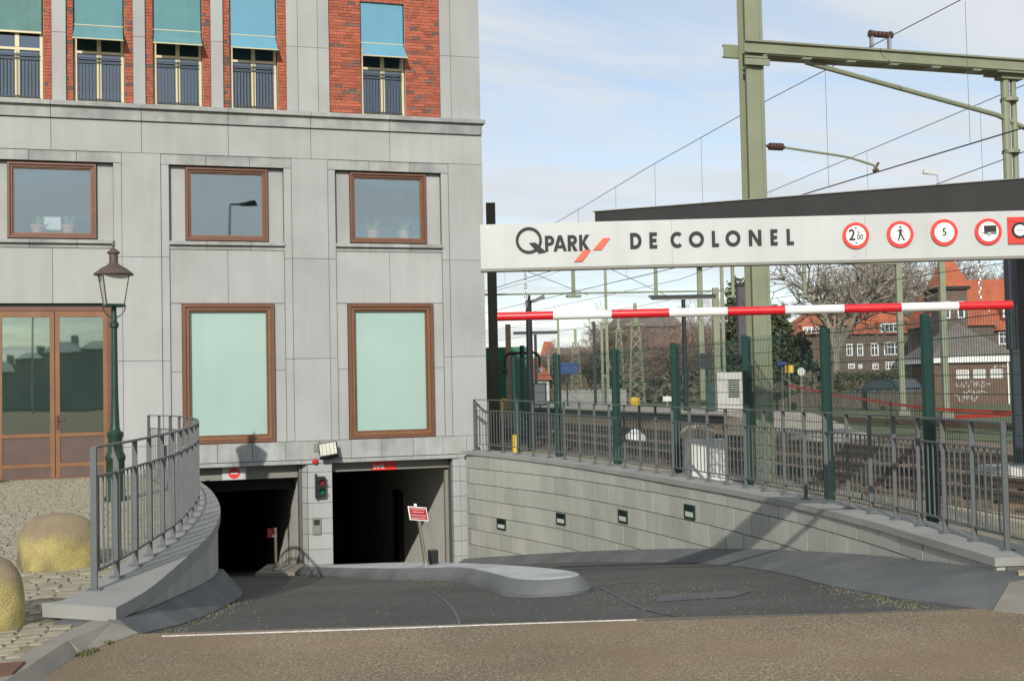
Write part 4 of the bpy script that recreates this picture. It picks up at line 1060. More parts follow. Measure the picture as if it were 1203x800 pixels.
MB().poly([(-2, 9.6), (0, 7.6), (2, 9.6)], [], -.018, .0018, m0).build('pictogram', m_dark, t); MB().poly([(-2, -9.6), (2, -9.6), (0, -7.6)], [], -.018, .0018, m0).build('pictogram', m_dark, t)
t, m0 = psign(492.6, 28.2, 'round red ringed sign with a walking figure')
m_ = MB(); m_.poly(circ(.1, 8.2, 1.3, 14), [], -.018, .0018, m0)
m_.poly([(-1.6, 5.8), (1.8, 5.8), (1.5, .6), (5.2, -7.4), (3.6, -8.0), (.4, -1.0), (-1.8, -8.0), (-3.2, -7.6), (-1.3, .6)], [], -.018, .0018, m0)
m_.poly([(-1.75, 5.6), (-1.55, 4.4), (-4.2, 2.2), (-4.6, 2.9)], [], -.018, .0018, m0); m_.poly([(1.95, 5.6), (4.0, 2.6), (3.6, 1.2), (3.2, 2.6), (1.75, 4.6)], [], -.018, .0018, m0)
m_.build('pictogram', m_dark, t)
t, m0 = psign(543.6, 29.0, 'round red ringed speed sign reading 5')
text_obj('numeral', '5', .085, m_dark, t, (0, -.017, .0), .0016, .0008, sx=.9)
t, m0 = psign(594.5, 28.6, 'round red ringed sign with a trailer silhouette')
m_ = MB(); m_.poly([(-5.2, -.8), (9, -.8), (9, 7.0), (-5.2, 7.0)], [], -.018, .0018, m0); m_.poly([(-7.4, -2.0), (-.6, -2.0), (-.6, -1.1), (-7.4, -1.1)], [], -.018, .0018, m0)
m_.poly([(-5.4, -3.2), (-1.8, -3.2), (-1.8, -2.5), (-5.4, -2.5)], [], -.018, .0018, m0); m_.poly([(2.2, -3.0), (9.0, -3.0), (9.0, -1.4), (2.2, -1.4)], [], -.018, .0018, m0)
m_.poly(circ(.2, -3.6, 1.7, 16), [circ(.2, -3.6, .9, 12)], -.018, .0018, m0); m_.build('pictogram', m_dark, t)
t = thing('square_sign', 'square red sign with a black ringed white disc at the board end', 'sign', on_board(630.7, 29.2), GA)
m0 = lambda x, y, d: (x*k, d, y*k)
MB().poly([(-13.6, -15.6), (13.6, -15.6), (13.6, 15.6), (-13.6, 15.6)], [], -.014, .014, m0).build('board', m_sred, t)
MB().poly(circ(0, 0, 9.8, 32), [circ(0, 0, 6.6, 32)], -.017, .0028, m0).build('black_ring', m_dark, t)
MB().poly(circ(0, 0, 6.55, 32), [], -.016, .0018, m0).build('white_disc', m_white, t)
MB().poly([(-3.4, -.5), (3.4, -.5), (3.4, .5), (-3.4, .5)], [], -.0172, .001, m0).build('print', m_header, t)
MB().poly([(4, 12.0), (7.6, 10.2), (10.8, 13.4), (10.2, 14.2), (7.4, 11.6), (4.4, 13.0)], [], -.016, .0018, m0).build('black_stroke', m_dark, t)
# height bar on chains
hb = thing('height_bar', 'red and white striped height limit bar hanging on chains under the sign', 'height bar', (2.57, 9.28, 0), GA)
edges = [583, 649.5, 718.5, 786.5, 855, 922.5, 991.5, 1058, 1124.5, 1187]
for i, (a, b) in enumerate(zip(edges[:-1], edges[1:])):
    MB().tube(((a-565)*S+.0005, .05, 2.253), ((b-565)*S-.0005, .05, 2.253), .0355, n=24).build('segment', m_red if i % 2 == 0 else m_white, hb, smooth=True)
def torus_link(m_, c, alt):
    ring = []
    for k in range(10):
        a = 2*math.pi*k/10; x = .011*math.cos(a); z = .024*math.sin(a)
        ring.append(Vector(c)+(Vector((x, 0, z)) if alt else Vector((0, x, z))))
    for k in range(10): m_.tube(ring[k], ring[(k+1) % 10], .0042, n=5, caps=False)
for u in (617, 1151):
    m_ = MB(); z = 2.60; i = 0
    while z > 2.30: torus_link(m_, ((u-565)*S, .05, z), i % 2); z -= .036; i += 1
    m_.build('chain', m_steel, hb)

# ---------------------------------------------------------------- green mesh fence
fn = thing('mesh_fence', 'dark green wire mesh fence between the railing and the tracks', 'fence', (0, 0, 0))
FP = [(8.20, 29.4), (8.50, 27.9), (8.80, 25.6), (8.94, 22.4), (8.99, 19.65), (8.83, 16.65), (8.66, 14.1), (8.29, 11.4), (7.83, 8.8), (7.35, 6.3)]
for i, (x, y) in enumerate(FP):
    m_ = MB(); m_.box(x-.042, y-.03, .0, x+.042, y+.03, 2.39); m_.build('fence_post', m_fence, fn)
    m_ = MB(); m_.box(x+.10, y+.07, .05, x+.15, y+.12, 2.37); m_.build('fence_stay', m_fence, fn)
for (x0, y0), (x1, y1) in zip(FP[:-1], FP[1:]):
    a = Vector((x0+.075, y0+.04, 0)); b = Vector((x1+.075, y1+.04, 0)); d = b-a; n = int(d.length/.052); m_ = MB()
    for k in range(1, n): p = a+d*k/n; m_.tube(p+Vector((0, 0, .08)), p+Vector((0, 0, 2.36)), .0036, n=4, caps=False)
    z = .10
    while z < 2.36: m_.tube(a+Vector((.008, 0, z)), b+Vector((.008, 0, z)), .0065, n=4, caps=False); z += .2
    m_.build('wire_mesh', m_fence, fn, kind='stuff')

# ---------------------------------------------------------------- tracks, platform
def track(xc, y0, y1, nm):
    t = base('railway_track')
    for s in (-1, 1):
        m_ = MB(); x = xc+s*.7175; m_.box(x-.035, y0, .115, x+.035, y1, .16); m_.box(x-.012, y0, .04, x+.012, y1, .115); m_.box(x-.07, y0, .02, x+.07, y1, .045); m_.build('rail', m_rust, t)
    sl_ = MB().box(-1.25, -.12, -.08, 1.25, .12, .018).build('sleeper', m_sleeper, t); y = y0+.3; first = True; far = MB()
    while y < y1:
        if y < 70:
            o = sl_ if first else clone(sl_, t); first = False; o.location = (xc, y, 0)
        else: far.box(xc-1.25, y-.12, -.08, xc+1.25, y+.12, .018)
        y += .62
    if far.v: far.build('sleepers', m_sleeper, t, kind='stuff')
track(11.55, 4, 160, 'a'); track(14.85, 4, 160, 'b')
t = base('railway_track'); 
for s in (-1, 1): MB().box(25.4+s*.7175-.035, 10, .02, 25.4+s*.7175+.035, 160, .16).build('rail', m_rust, t)
pf = base('platform')
MB().box(16.75, 33.0, -.02, 19.7, 140, .60).build('platform_body', m_platedge, pf)
MB().box(16.7, 33.0, .604, 19.8, 140, .66).build('platform_paving', m_platform, pf)
MB().box(16.95, 33.0, .662, 17.05, 140, .668).build('edge_line', m_white, pf)
MB().hexa([(17.2, 28.6, -.02), (19.2, 28.6, -.02), (19.7, 32.99, -.02), (16.75, 32.99, -.02)], [(17.2, 28.6, .02), (19.2, 28.6, .02), (19.7, 32.99, .655), (16.75, 32.99, .655)]).build('platform_ramp', m_platform, pf)
MB().hexa([(15.95, 33, -.03), (16.74, 33, -.03), (16.74, 140, -.03), (15.95, 140, -.03)], [(16.55, 33.2, .30), (16.74, 33.2, .32), (16.74, 140, .32), (16.55, 140, .30)]).build('ballast_shoulder', m_ballast, pf, kind='stuff')
gp = [(20.6, 12, -.004), (120, 12, -.004), (300, 300, -.004), (20.6, 300, -.004)]
MB().add(gp, [tuple(range(len(gp)))]).build('grass_verge', m_grass, kind='structure')
gp = [(35, 62, .002), (400, 8, .002), (420, 20, .002), (36, 74, .002)]
MB().add(gp, [tuple(range(len(gp)))]).build('back_street', m_ramp, kind='structure')

# ---------------------------------------------------------------- overhead line equipment
big = thing('catenary_mast', 'tall pale green steel catenary mast behind the mesh fence', 'mast', (9.30, 17.05, 0))
m_ = MB(); m_.box(-.155, -.13, -.05, -.06, -.11, 9.2); m_.box(-.155, .11, -.05, -.06, .13, 9.2); m_.box(-.06, -.12, -.05, .10, .12, 9.2); m_.box(.10, -.13, -.05, .155, -.11, 9.2); m_.box(.10, .11, -.05, .155, .13, 9.2)
m_.build('column', m_mast, big)
MB().box(-.35, -.35, -.05, .35, .35, .10).build('foundation', m_kerb, big)
m_ = MB()
for z in (6.74, 6.82): m_.box(-.2, -.19, z, .2, -.14, z+.03)
m_.box(-.22, -.22, 6.70, .22, -.19, 6.80); m_.build('beam_clamp', m_mast, big)
m_ = MB(); m_.tube((-.08, -.14, 4.02), (-.02, -.24, 4.02), .03); m_.tube((.16, 0, 4.0), (.26, 0, 4.0), .03); m_.build('cable_clamp', m_insul, big)
bmx = thing('catenary_beam', 'pale green horizontal steel beam carried by the tall mast', 'beam', (9.30, 17.05, 0))
m_ = MB(); m_.box(-.20, -.21, 7.08, 10.5, -.145, 7.11); m_.box(-.20, -.165, 6.93, 10.5, -.145, 7.08); m_.box(-.20, -.21, 6.90, 10.5, -.145, 6.93); m_.build('channel', m_mast, bmx)
m_ = MB(); m_.box(-.40, .145, 7.08, 10.5, .21, 7.11); m_.box(-.40, .145, 6.93, 10.5, .165, 7.08); m_.box(-.40, .145, 6.90, 10.5, .21, 6.93); m_.build('channel', m_mast, bmx)
for k in range(12):
    x = .55+k*.82; m_ = MB(); m_.hexa([(x-.32, -.14, 6.897), (x+.32, -.14, 6.897), (x+.26, .14, 6.897), (x-.26, .14, 6.897)], [(x-.32, -.14, 6.885), (x+.32, -.14, 6.885), (x+.26, .14, 6.885), (x-.26, .14, 6.885)]); m_.build('batten_plate', m_mast, bmx)
m_ = MB(); m_.tube((1.0, 0, 6.86), (4.7, 0, 6.16), .045, n=8); m_.tube((4.7, 0, 6.16), (6.0, 0, 5.7), .045, n=8); m_.build('diagonal_brace', m_mast, bmx)
m_ = MB(); m_.tube((4.88, 0, 6.95), (4.88, 0, 3.4), .07, n=10); m_.tube((5.05, 0, 6.95), (5.05, 0, 3.4), .05, n=10)
for z in (6.4, 5.5, 4.4): m_.tube((4.96, 0, z), (4.96, 0, z+.06), .15, n=10)
m_.build('drop_post', m_mast, bmx)
m_ = MB(); m_.box(4.6, -.2, 6.86, 5.3, .2, 6.885); m_.box(4.75, -.1, 6.78, 5.2, .1, 6.86); m_.build('drop_post_plate', m_mast, bmx)
m_ = MB(); m_.box(2.23, -.03, 7.11, 2.28, .03, 7.40); m_.box(2.57, -.03, 7.11, 2.62, .03, 7.40); m_.build('insulator_stand', m_steel, bmx)
ins = MB()
for k in range(6): ins.tube((2.22+k*.075, 0, 7.41), (2.27+k*.075, 0, 7.41), .055 if k not in (0, 5) else .065, n=10)
ins.tube((2.2, 0, 7.41), (2.66, 0, 7.41), .025); ins.build('insulator', m_insul, bmx)
ra = thing('registration_arm', 'thin steel registration arm with a brown insulator beside the tall mast', 'bracket arm', (9.46, 17.05, 5.47))
m_ = MB(); m_.tube((0, 0, 0), (.12, 0, -.02), .022); m_.build('hinge', m_insul, ra)
m_ = MB()
for k in range(5): m_.tube((.13+k*.05, 0, -.022), (.165+k*.05, 0, -.024), .062, n=10)
m_.tube((.1, 0, -.02), (.40, 0, -.03), .03); m_.build('insulator', m_insul, ra)
m_ = MB(); m_.path([(.40, 0, -.03), (1.35, 0, -.12), (1.60, 0, -.15), (2.05, 0, -.26), (2.13, 0, -.33)], .020, 8); m_.build('arm', m_mast, ra)
m_ = MB(); m_.tube((2.05, 0, -.36), (2.15, 0, -.22), .025); m_.tube((2.1, -.05, -.36), (2.1, .05, -.36), .03); m_.build('wire_clamp', m_insul, ra)
def wire(pts, r, label, drops=(), to=None):
    t = thing('overhead_wire', label, 'overhead wire', tuple(pts[0]))
    o = Vector(pts[0]); m_ = MB(); m_.path([Vector(p)-o for p in pts], r, 5); m_.build('cable', m_wire, t)
    for a, b in drops: MB().tube(Vector(a)-o, Vector(b)-o, .004, n=4).build('dropper', m_wire, t)
    return t
mess = [(11.5, -5, 7.6), (11.5, 9, 7.36), (11.5, 14.7, 7.23), (11.5, 20.4, 7.10), (11.5, 26, 6.86), (11.5, 32.2, 6.49), (11.5, 45, 5.95), (11.5, 60, 5.9), (11.5, 150, 6.4)]
def mz(y):
    for a, b in zip(mess[:-1], mess[1:]):
        if a[1] <= y <= b[1]: return a[2]+(b[2]-a[2])*(y-a[1])/(b[1]-a[1])
wire(mess, .008, 'upper overhead wire of the near track running past the tall mast', [((11.5, y, mz(y)), (11.5, y, 5.08)) for y in (14.6, 18.4, 21.3, 23.4, 25.9, 28.4, 31.2, 34.5, 38.5, 43, 48, 54)])
wire([(11.5, -5, 5.07), (11.5, 45, 5.07), (11.5, 150, 5.1)], .011, 'lower thick contact wire of the near track')
wire([(14.9, -5, 7.2), (14.9, 17.4, 6.82), (14.9, 26.5, 6.39), (14.9, 45, 5.9), (14.9, 150, 6.3)], .008, 'upper overhead wire above the second track', [((14.9, y, z_), (14.9, y, 5.08)) for y, z_ in ((14, 6.88), (18.6, 6.76), (22.3, 6.59), (26.5, 6.39), (31, 6.27), (36, 6.14))])
wire([(14.9, -5, 5.05), (14.9, 45, 5.05), (14.9, 150, 5.1)], .012, 'lower contact wire above the second track')
wire([(18.2, 20, 6.6), (21.0, 45, 5.9), (23, 90, 6.2), (24, 150, 6.4)], .011, 'overhead wire crossing above the platform towards the portal')
wire([(25.4, -5, 6.5), (25.4, 30, 6.1), (25.4, 60, 5.8), (25.4, 150, 6.2)], .012, 'overhead wire above the far track in front of the houses')
wire([(25.4, -5, 5.2), (25.4, 60, 5.1), (25.4, 150, 5.1)], .012, 'lower contact wire above the far track')
wire([(9.3, 45, 8.0), (13.3, 45.1, 6.6), (17.0, 45.2, 5.25)], .012, 'sloping stay wire on the left of the far portal')
wire([(15.6, 45.3, 7.4), (20.5, 45.3, 5.25)], .012, 'sloping stay wire in the middle of the far portal')
# far portal
po = thing('catenary_portal', 'pale green portal beam spanning the tracks in the distance', 'portal', (9.6, 45, 0))
m_ = MB(); m_.box(-.5, -.12, 6.78, 21.8, .12, 6.84); m_.box(-.5, -.12, 6.6, 21.8, .12, 6.64); m_.box(-.5, -.03, 6.64, 21.8, .03, 6.78); m_.build('beam', m_mast, po)
MB().tube((.5, 0, 5.2), (14.5, 0, 5.45), .035).build('lower_tube', m_mast, po)
for x in (6.7, 10.3, 13.8, 17.2):
    m_ = MB(); m_.tube((x, 0, 6.6), (x, 0, 5.2), .08, n=8); m_.box(x-.3, -.1, 5.14, x+.3, .1, 5.24); m_.build('drop_post', m_mast, po)
for x in (.0,): MB().box(x-.14, -.14, -.05, x+.14, .14, 6.6).build('leg', m_mast, po)

def slim_mast(u, vt, d, w, mat, label, vb=None, extra=None, group='slim masts along the line'):
    p = spot(u, d); top = zat(u, vt, d)
    t = thing('mast', label, 'mast', (p.x, p.y, 0), FACE, group)
    m_ = MB(); m_.box(-w/2, -w/2, -.05, w/2, w/2, top); m_.build('column', mat, t)
    m_ = MB(); m_.box(-w, -w, -.05, w, w, .25); m_.build('foot', m_kerb, t)
    if extra: extra(t, top, w)
    return t
t = slim_mast(579.5, 238, 30, .235, m_olive, 'dark olive mast beside the building corner', group='dark masts')
t = slim_mast(1192, 215, 19.5, .12, m_navy, 'dark navy steel mast at the right edge under the sign', group='dark masts', extra=lambda t, top, w: MB().box(-.08, -.06, 2.1, .10, .14, top-.2).build('cable_duct', m_navy, t))
p = spot(1192, 19.5); tag(MB().box(p.x-.5, p.y-.4, -.05, p.x+.5, p.y+.4, .22).build('concrete_block', m_cab), 'pale concrete block under the dark navy mast', 'concrete block')
slim_mast(824, 312, 50, .21, m_mast, 'pale green mast in front of the wooded bank, left of a pair')
slim_mast(842, 338, 46, .23, m_mast, 'shorter thick pale green mast beside the electric cabinet')
slim_mast(850, 300, 60, .16, m_mast, 'thin pale green mast behind the electric cabinet')
def arm_x(t, top, w):
    m_ = MB(); m_.box(-1.4, -.06, top-.45, 1.2, .06, top-.3); m_.build('cross_arm', m_mast, t)
    m_ = MB(); m_.box(-.35, -.1, top-.75, .35, .1, top-.5); m_.build('bracket', m_insul, t)
slim_mast(1058, 306, 52.2, .24, m_mast, 'pale green mast in front of the red roofed house')
slim_mast(1109, 300, 48, .22, m_mast, 'pale green mast in front of the small brick hut')
slim_mast(698, 378, 62, .15, m_black, 'thin black mast between the tracks and the trees')
slim_mast(707, 380, 80, .16, m_mast, 'thin pale mast left of the lattice mast')
slim_mast(656, 372, 95, .18, m_mast, 'thin pale mast near the blue sign')
slim_mast(713, 300, 90, .2, m_mast, 'tall thin pale mast behind the lattice mast')
slim_mast(644, 418, 110, .25, m_mast, 'distant short pale mast by the brick house')
slim_mast(597, 381, 44, .20, m_wood, 'tall brown wooden pole on the platform', group='wooden poles')
def lattice(u, vt, d, wb, label):
    p = spot(u, d); top = zat(u, vt, d); t = thing('lattice_mast', label, 'mast', (p.x, p.y, 0), FACE, 'lattice masts')
    wt = wb*.45
    leg = lambda sx, sy, f: Vector((sx*(wb+(wt-wb)*f)/2, sy*(wb+(wt-wb)*f)/2, top*f))
    for sx in (-1, 1):
        for sy in (-1, 1): MB().tube(leg(sx, sy, 0), leg(sx, sy, 1), .038, n=4).build('leg', m_mast, t)
    m_ = MB(); n = 9
    for k in range(n):
        f0, f1 = k/n, (k+1)/n
        for sy in (-1, 1): m_.tube(leg(-1, sy, f0), leg(1, sy, f1), .018, n=4); m_.tube(leg(1, sy, f0), leg(-1, sy, f1), .018, n=4)
        for sx in (-1, 1): m_.tube(leg(sx, -1, f0), leg(sx, 1, f1), .018, n=4)
    m_.build('lacing', m_mast, t)
    m_ = MB(); m_.box(-wb*.6, -.05, top-.35, wb*.6, .05, top-.27); m_.box(-wt*.25, -.06, top-.2, wt*.25, .06, top+1.0); m_.build('head_frame', m_mast, t)
lattice(747, 375, 74, .95, 'pale green lattice mast with a wide foot, in front of the bare trees')
lattice(676, 402, 92, .9, 'distant pale green lattice mast right of the blue sign')
lattice(727, 385, 100, .8, 'distant narrow lattice mast behind the fence')

def tlamp(u, vt, d, half, label):
    p = spot(u, d); top = zat(u, vt, d); t = thing('platform_lamp', label, 'lamp post', (p.x, p.y, .6), FACE, 'black platform lamps')
    MB().tube((0, 0, 0), (0, 0, top-.6), .085, .07, n=10).build('pole', m_black, t)
    m_ = MB(); m_.box(-half, -.10, top-.66, half, .10, top-.52); m_.build('light_bar', m_black, t)
    MB().box(-half*.92, -.09, top-.68, half*.92, .09, top-.663).build('diffuser', m_cab, t)
    return t
tlamp(804, 349, 42, 1.14, 'black T shaped platform lamp with a wide light bar')
tlamp(629, 391, 62, 1.15, 'distant black T shaped platform lamp')
p = spot(622, 30.5); t = thing('lamp_post', 'black lamp post with one angled lamp head beyond the railing', 'lamp post', (p.x, p.y, 0), FACE)
MB().tube((0, 0, 0), (0, 0, 3.85), .10, .075, n=12).build('pole', m_black, t)
m_ = MB(); m_.tube((0, 0, 3.75), (.02, 0, 3.98), .05, .03); m_.tube((0, 0, 3.75), (.14, 0, 3.86), .03); m_.build('neck', m_black, t)
m_ = MB(); m_.hexa([(.12, -.10, 3.78), (.42, -.08, 3.90), (.42, .08, 3.90), (.12, .10, 3.78)], [(.10, -.08, 3.84), (.40, -.05, 4.0), (.40, .05, 4.0), (.10, .08, 3.84)]); m_.build('lamp_head', m_black, t)
p = spot(613, 40); t = thing('lamp_post', 'black double armed lamp post with hooked arms on the platform', 'lamp post', (p.x, p.y, .6), FACE)
MB().tube((0, 0, 0), (0, 0, 2.4), .08, n=10).build('pole', m_black, t)
m_ = MB()
for s in (-1, 1): m_.path([(0, 0, 2.15), (s*.4, 0, 2.16), (s*.52, 0, 2.10), (s*.58, 0, 1.95), (s*.58, 0, 1.65)], .05, 8)
m_.build('arm', m_black, t)
for s in (-1, 1): MB().lathe([(.05, 1.66), (.12, 1.55), (.10, 1.48)], (s*.58, 0, 0), 10).build('lamp_head', m_cab if s > 0 else m_black, t)
p = spot(587, 52); t = thing('hoarding', 'tall green hoarding board beside the wooden pole', 'hoarding', (p.x, p.y, 0), FACE)
MB().box(-1.2, -.05, .6, 1.25, .05, zat(587, 408, 52)).build('board', m_greenpanel, t); MB().box(-1.15, .06, 0, -1.0, .2, 3.0).build('leg', m_black, t); MB().box(1.0, .06, 0, 1.15, .2, 3.0).build('leg', m_black, t)
p = spot(665, 55); t = thing('station_sign', 'small blue station sign on a dark post', 'sign', (p.x, p.y, .6), FACE)
MB().box(-.04, -.04, 0, .04, .04, 2.1).build('post', m_black, t); MB().box(-.35, -.06, 1.55, .5, -.042, 2.05).build('board', m_blue, t)
p = spot(633, 50); t = thing('info_panel', 'small white framed information panel on the platform', 'information panel', (p.x, p.y, .6), FACE)
frame_mb(-.28, .28, .2, 1.15, -.03, .05, .06).build('frame', m_black, t); MB().box(-.23, -.01, .25, .23, .01, 1.10).build('panel', m_white, t); MB().box(-.03, -.02, 0, .03, .02, .199).build('post', m_black, t)
# cabinets
p = spot(855, 41); t = thing('electric_cabinet', 'light grey electric cabinet with a louvred door behind the fence', 'cabinet', (p.x, p.y, .66), FACE)
MB().box(-.45, -.3, 0, .45, .3, 1.30).build('case', m_cab, t)
for k in range(8): MB().box(-.08, -.315, .45+k*.08, .30, -.301, .50+k*.08).build('louvre', m_lampgreen, t)
p = spot(832, 40); t = thing('signal_box', 'dark signal box on a slim green post left of the cabinet', 'signal', (p.x, p.y, .66), FACE)
MB().box(-.05, -.05, 0, .05, .05, 1.6).build('post', m_fence, t); MB().box(-.28, -.12, 1.45, .06, .12, 1.95).build('box', m_black, t); MB().box(-.12, -.1, 0, .16, .1, .95).build('lower_box', m_fence, t)
p = spot(876, 45); t = thing('equipment_box', 'dull purple equipment box behind the tall mast', 'cabinet', (p.x, p.y, 0), FACE)
m_purple = M('dull purple steel', (0.06, 0.045, 0.06), 0.6, 0.1)
MB().box(-.28, -.2, 2.6, .3, .2, 5.2).build('case', m_purple, t); MB().box(-.06, -.06, 0, .06, .06, 2.6).build('post', m_mast, t)
p = spot(825, 20.4); t = thing('concrete_cabinet', 'white cabinet with a rounded beige top right behind the mesh fence', 'cabinet', (p.x, p.y, .0), FACE)
MB().box(-.32, -.25, 0, .02, .25, .70).build('case', m_cab, t); MB().box(.03, -.23, 0, .33, .25, .69).build('case', m_white, t)
m_ = MB(); prof = [(-.32, .70), (-.32, .80), (-.22, .90), (-.05, .94), (.1, .92), (.2, .84), (.22, .70)]
m_.hexa([(x, .27, z) for x, z in prof], [(x, .7, z) for x, z in prof]); m_.build('rounded_top', m_paving, t)
p = spot(743, 33); t = tag(MB().lathe([(.30, 0), (.30, .14), (.26, .2), (.16, .26), (.10, .34), (.02, .36)], n=14).build('track_cover', m_white, smooth=True), 'small white domed cover lying between the rails', 'cover'); t.location = (p.x, p.y, .05)
p = spot(602, 28.5); t = thing('marker_post', 'short yellow marker post near the building corner', 'marker post', (p.x, p.y, 0)); MB().box(-.045, -.045, 0, .045, .045, .46).build('post', m_yellow, t); MB().box(-.05, -.05, .462, .05, .05, .5).build('cap', m_yellow, t)
for u, d, lab, mt, h in ((594, 47, 'yellow box on the platform near the wooden pole', m_yellow, .5), (604, 47, 'orange traffic cone on the platform', m_orange, .7), (745, 70, 'yellow box at the foot of the lattice mast', m_yellow, .8)):
    p = spot(u, d); z0 = .66 if d < 60 else 0
    if 'cone' in lab: o = MB().lathe([(.22, 0), (.22, .04), (.14, .05), (.03, h)], n=10).build('traffic_cone', mt); tag(o, lab, 'traffic cone')
    else: o = MB().lathe([(.3, 0), (.3, h-.08), (.22, h)], n=4).build('yellow_box', mt); tag(o, lab, 'box')
    o.location = (p.x, p.y, z0)
p = spot(758+24, 60); t = thing('track_sign', 'small white track sign on a thin post in the grass', 'sign', (p.x, p.y, 0), FACE); MB().box(-.03, -.03, 0, .03, .03, 1.0).build('post', m_steel, t); MB().box(-.22, -.04, .7, .22, -.031, .95).build('board', m_white, t)
# signs near the street
for u, d, v0, v1, hw, mt, lab in ((926, 58, 429, 438, .2, m_yellow, 'square yellow sign on a grey post by the back street'), (918, 60, 425, 431, .22, m_blue, 'small blue street sign by the back street'), (940, 59, 432, 441, .2, m_cab, 'round grey sign back on a post by the back street')):
    p = spot(u, d); zt_ = zat(u, v0, d); zb_ = zat(u, v1, d); t = thing('road_sign', lab, 'sign', (p.x, p.y, 0), FACE)
    MB().tube((0, 0, 0), (0, 0, zt_), .04).build('post', m_steel, t)
    if 'round' in lab: MB().poly(circ(0, (zt_+zb_)/2, .2, 16), [], -.06, .015, lambda x, z, d_: (x, d_, z)).build('plate', mt, t)
    else: MB().box(-hw, -.06, zb_, hw, -.045, zt_).build('plate', mt, t)
p = spot(1108, 62); t = thing('street_lamp', 'tall thin street lamp whose head shows above the dark arm', 'street lamp', (p.x, p.y, 0), FACE)
hh = zat(1100, 203, 62); MB().tube((0, 0, 0), (0, 0, hh), .09, .05).build('pole', m_steel, t); MB().hexa([(-.75, -.12, hh+.02), (.02, -.06, hh-.08), (.02, .06, hh-.08), (-.75, .12, hh+.02)], [(-.7, -.1, hh+.22), (.02, -.05, hh+.1), (.02, .05, hh+.1), (-.7, .1, hh+.22)]).build('lamp_head', m_cab, t)
# barrier tape
def tape(pts, label, posts):
    t = thing('barrier_tape', label, 'barrier tape', tuple(pts[0])); o = Vector(pts[0]); m_ = MB()
    for a, b in zip(pts[:-1], pts[1:]):
        a = Vector(a)-o; b = Vector(b)-o; n_ = Vector((0, .006, 0)); h = Vector((0, 0, .045))
        m_.hexa([a-h, b-h, b-h+n_, a-h+n_], [a+h, b+h, b+h+n_, a+h+n_])
    m_.build('ribbon', m_tape, t)
    for q in posts: q = Vector(q)-o; MB().tube(q+Vector((0, .03, -1.5)), q+Vector((0, .03, .15)), .03).build('post', m_black, t)
def tp(u, v, d): p = spot(u, d); return (p.x, p.y, zat(u, v, d))
tape([tp(925, 452.5, 52), tp(960, 460, 49), tp(1000, 467, 45), tp(1045, 474, 41), tp(1090, 480, 38), tp(1190, 484.5, 34), tp(1230, 484, 33)], 'long red barrier tape sagging across the far side of the tracks', [tp(925, 452, 52), tp(1045, 474, 41), tp(1190, 484, 34)])
tape([tp(1120, 489.5, 30), tp(1165, 487.5, 29), tp(1205, 485.5, 28)], 'short red barrier tape in front of the brick hut', [tp(1205, 485, 28)])

# ---------------------------------------------------------------- houses beyond the tracks
def hwin(t, par, x0, x1, z0, z1, y, bars=2):
    f = frame_mb(x0, x1, z0, z1, y-.05, .09, .08)
    n = bars
    for k in range(1, n): xx = x0+(x1-x0)*k/n; f.box(xx-.035, y-.04, z0+.09, xx+.035, y+.02, z1-.09)
    zm = z0+(z1-z0)*.62; 
    for k in range(n):
        xa = x0+(x1-x0)*k/n+(.09 if k == 0 else .036); xb = x0+(x1-x0)*(k+1)/n-(.09 if k == n-1 else .036)
        f.box(xa, y-.035, zm-.03, xb, y+.015, zm+.03)
    o = f.build('window', m_white, par); MB().box(x0+.09, y-.005, z0+.09, x1-.09, y+.005, z1-.09).build('pane', m_pane, o); return o
def house(u0, u1, d, eave, ridge, label, wall, roof, depth=8, hip=1.5, wins=(), chim=(), dormers=(), extra=None):
    k = d/1400; W2 = (u1-u0)*k/2; uc = (u0+u1)/2; p = spot(uc, d); t = thing('brick_house', label, 'house', (p.x, p.y, 0), FACE)
    MB().box(-W2, 0, -.1, W2, depth, eave).build('wall', wall, t)
    o = .35; m_ = MB()
    A = [(-W2-o, -o, eave-.05), (W2+o, -o, eave-.05), (W2+o, depth+o, eave-.05), (-W2-o, depth+o, eave-.05), (-W2-o+hip, depth/2, ridge), (W2+o-hip, depth/2, ridge)]
    m_.add(A, [(0, 1, 5, 4), (1, 2, 5), (2, 3, 4, 5), (3, 0, 4), (0, 3, 2, 1)]); rf = m_.build('roof', roof, t)
    for (ua, ub, va, vb, n) in wins:
        hwin(t, t, (ua-uc)*k, (ub-uc)*k, zat((ua+ub)/2, vb, d), zat((ua+ub)/2, va, d), -.03, n)
    for (ua, ub, va, vb) in chim: MB().box((ua-uc)*k, depth/2-.5, ridge-1.2, (ub-uc)*k, depth/2+.5, zat(ua, va, d)).build('chimney', m_hbrick2, rf)
    for (ua, ub, va, vb, n) in dormers:
        za, zb_ = zat((ua+ub)/2, vb, d), zat((ua+ub)/2, va, d); f = (za-eave)/(ridge-eave); yy = f*depth/2-.35
        dm = MB().box((ua-uc)*k-.12, yy, za-.15, (ub-uc)*k+.12, yy+3.0, zb_+.18).build('dormer', m_tile, t)
        hwin(t, dm, (ua-uc)*k, (ub-uc)*k, za, zb_, yy-.03, n)
    return t
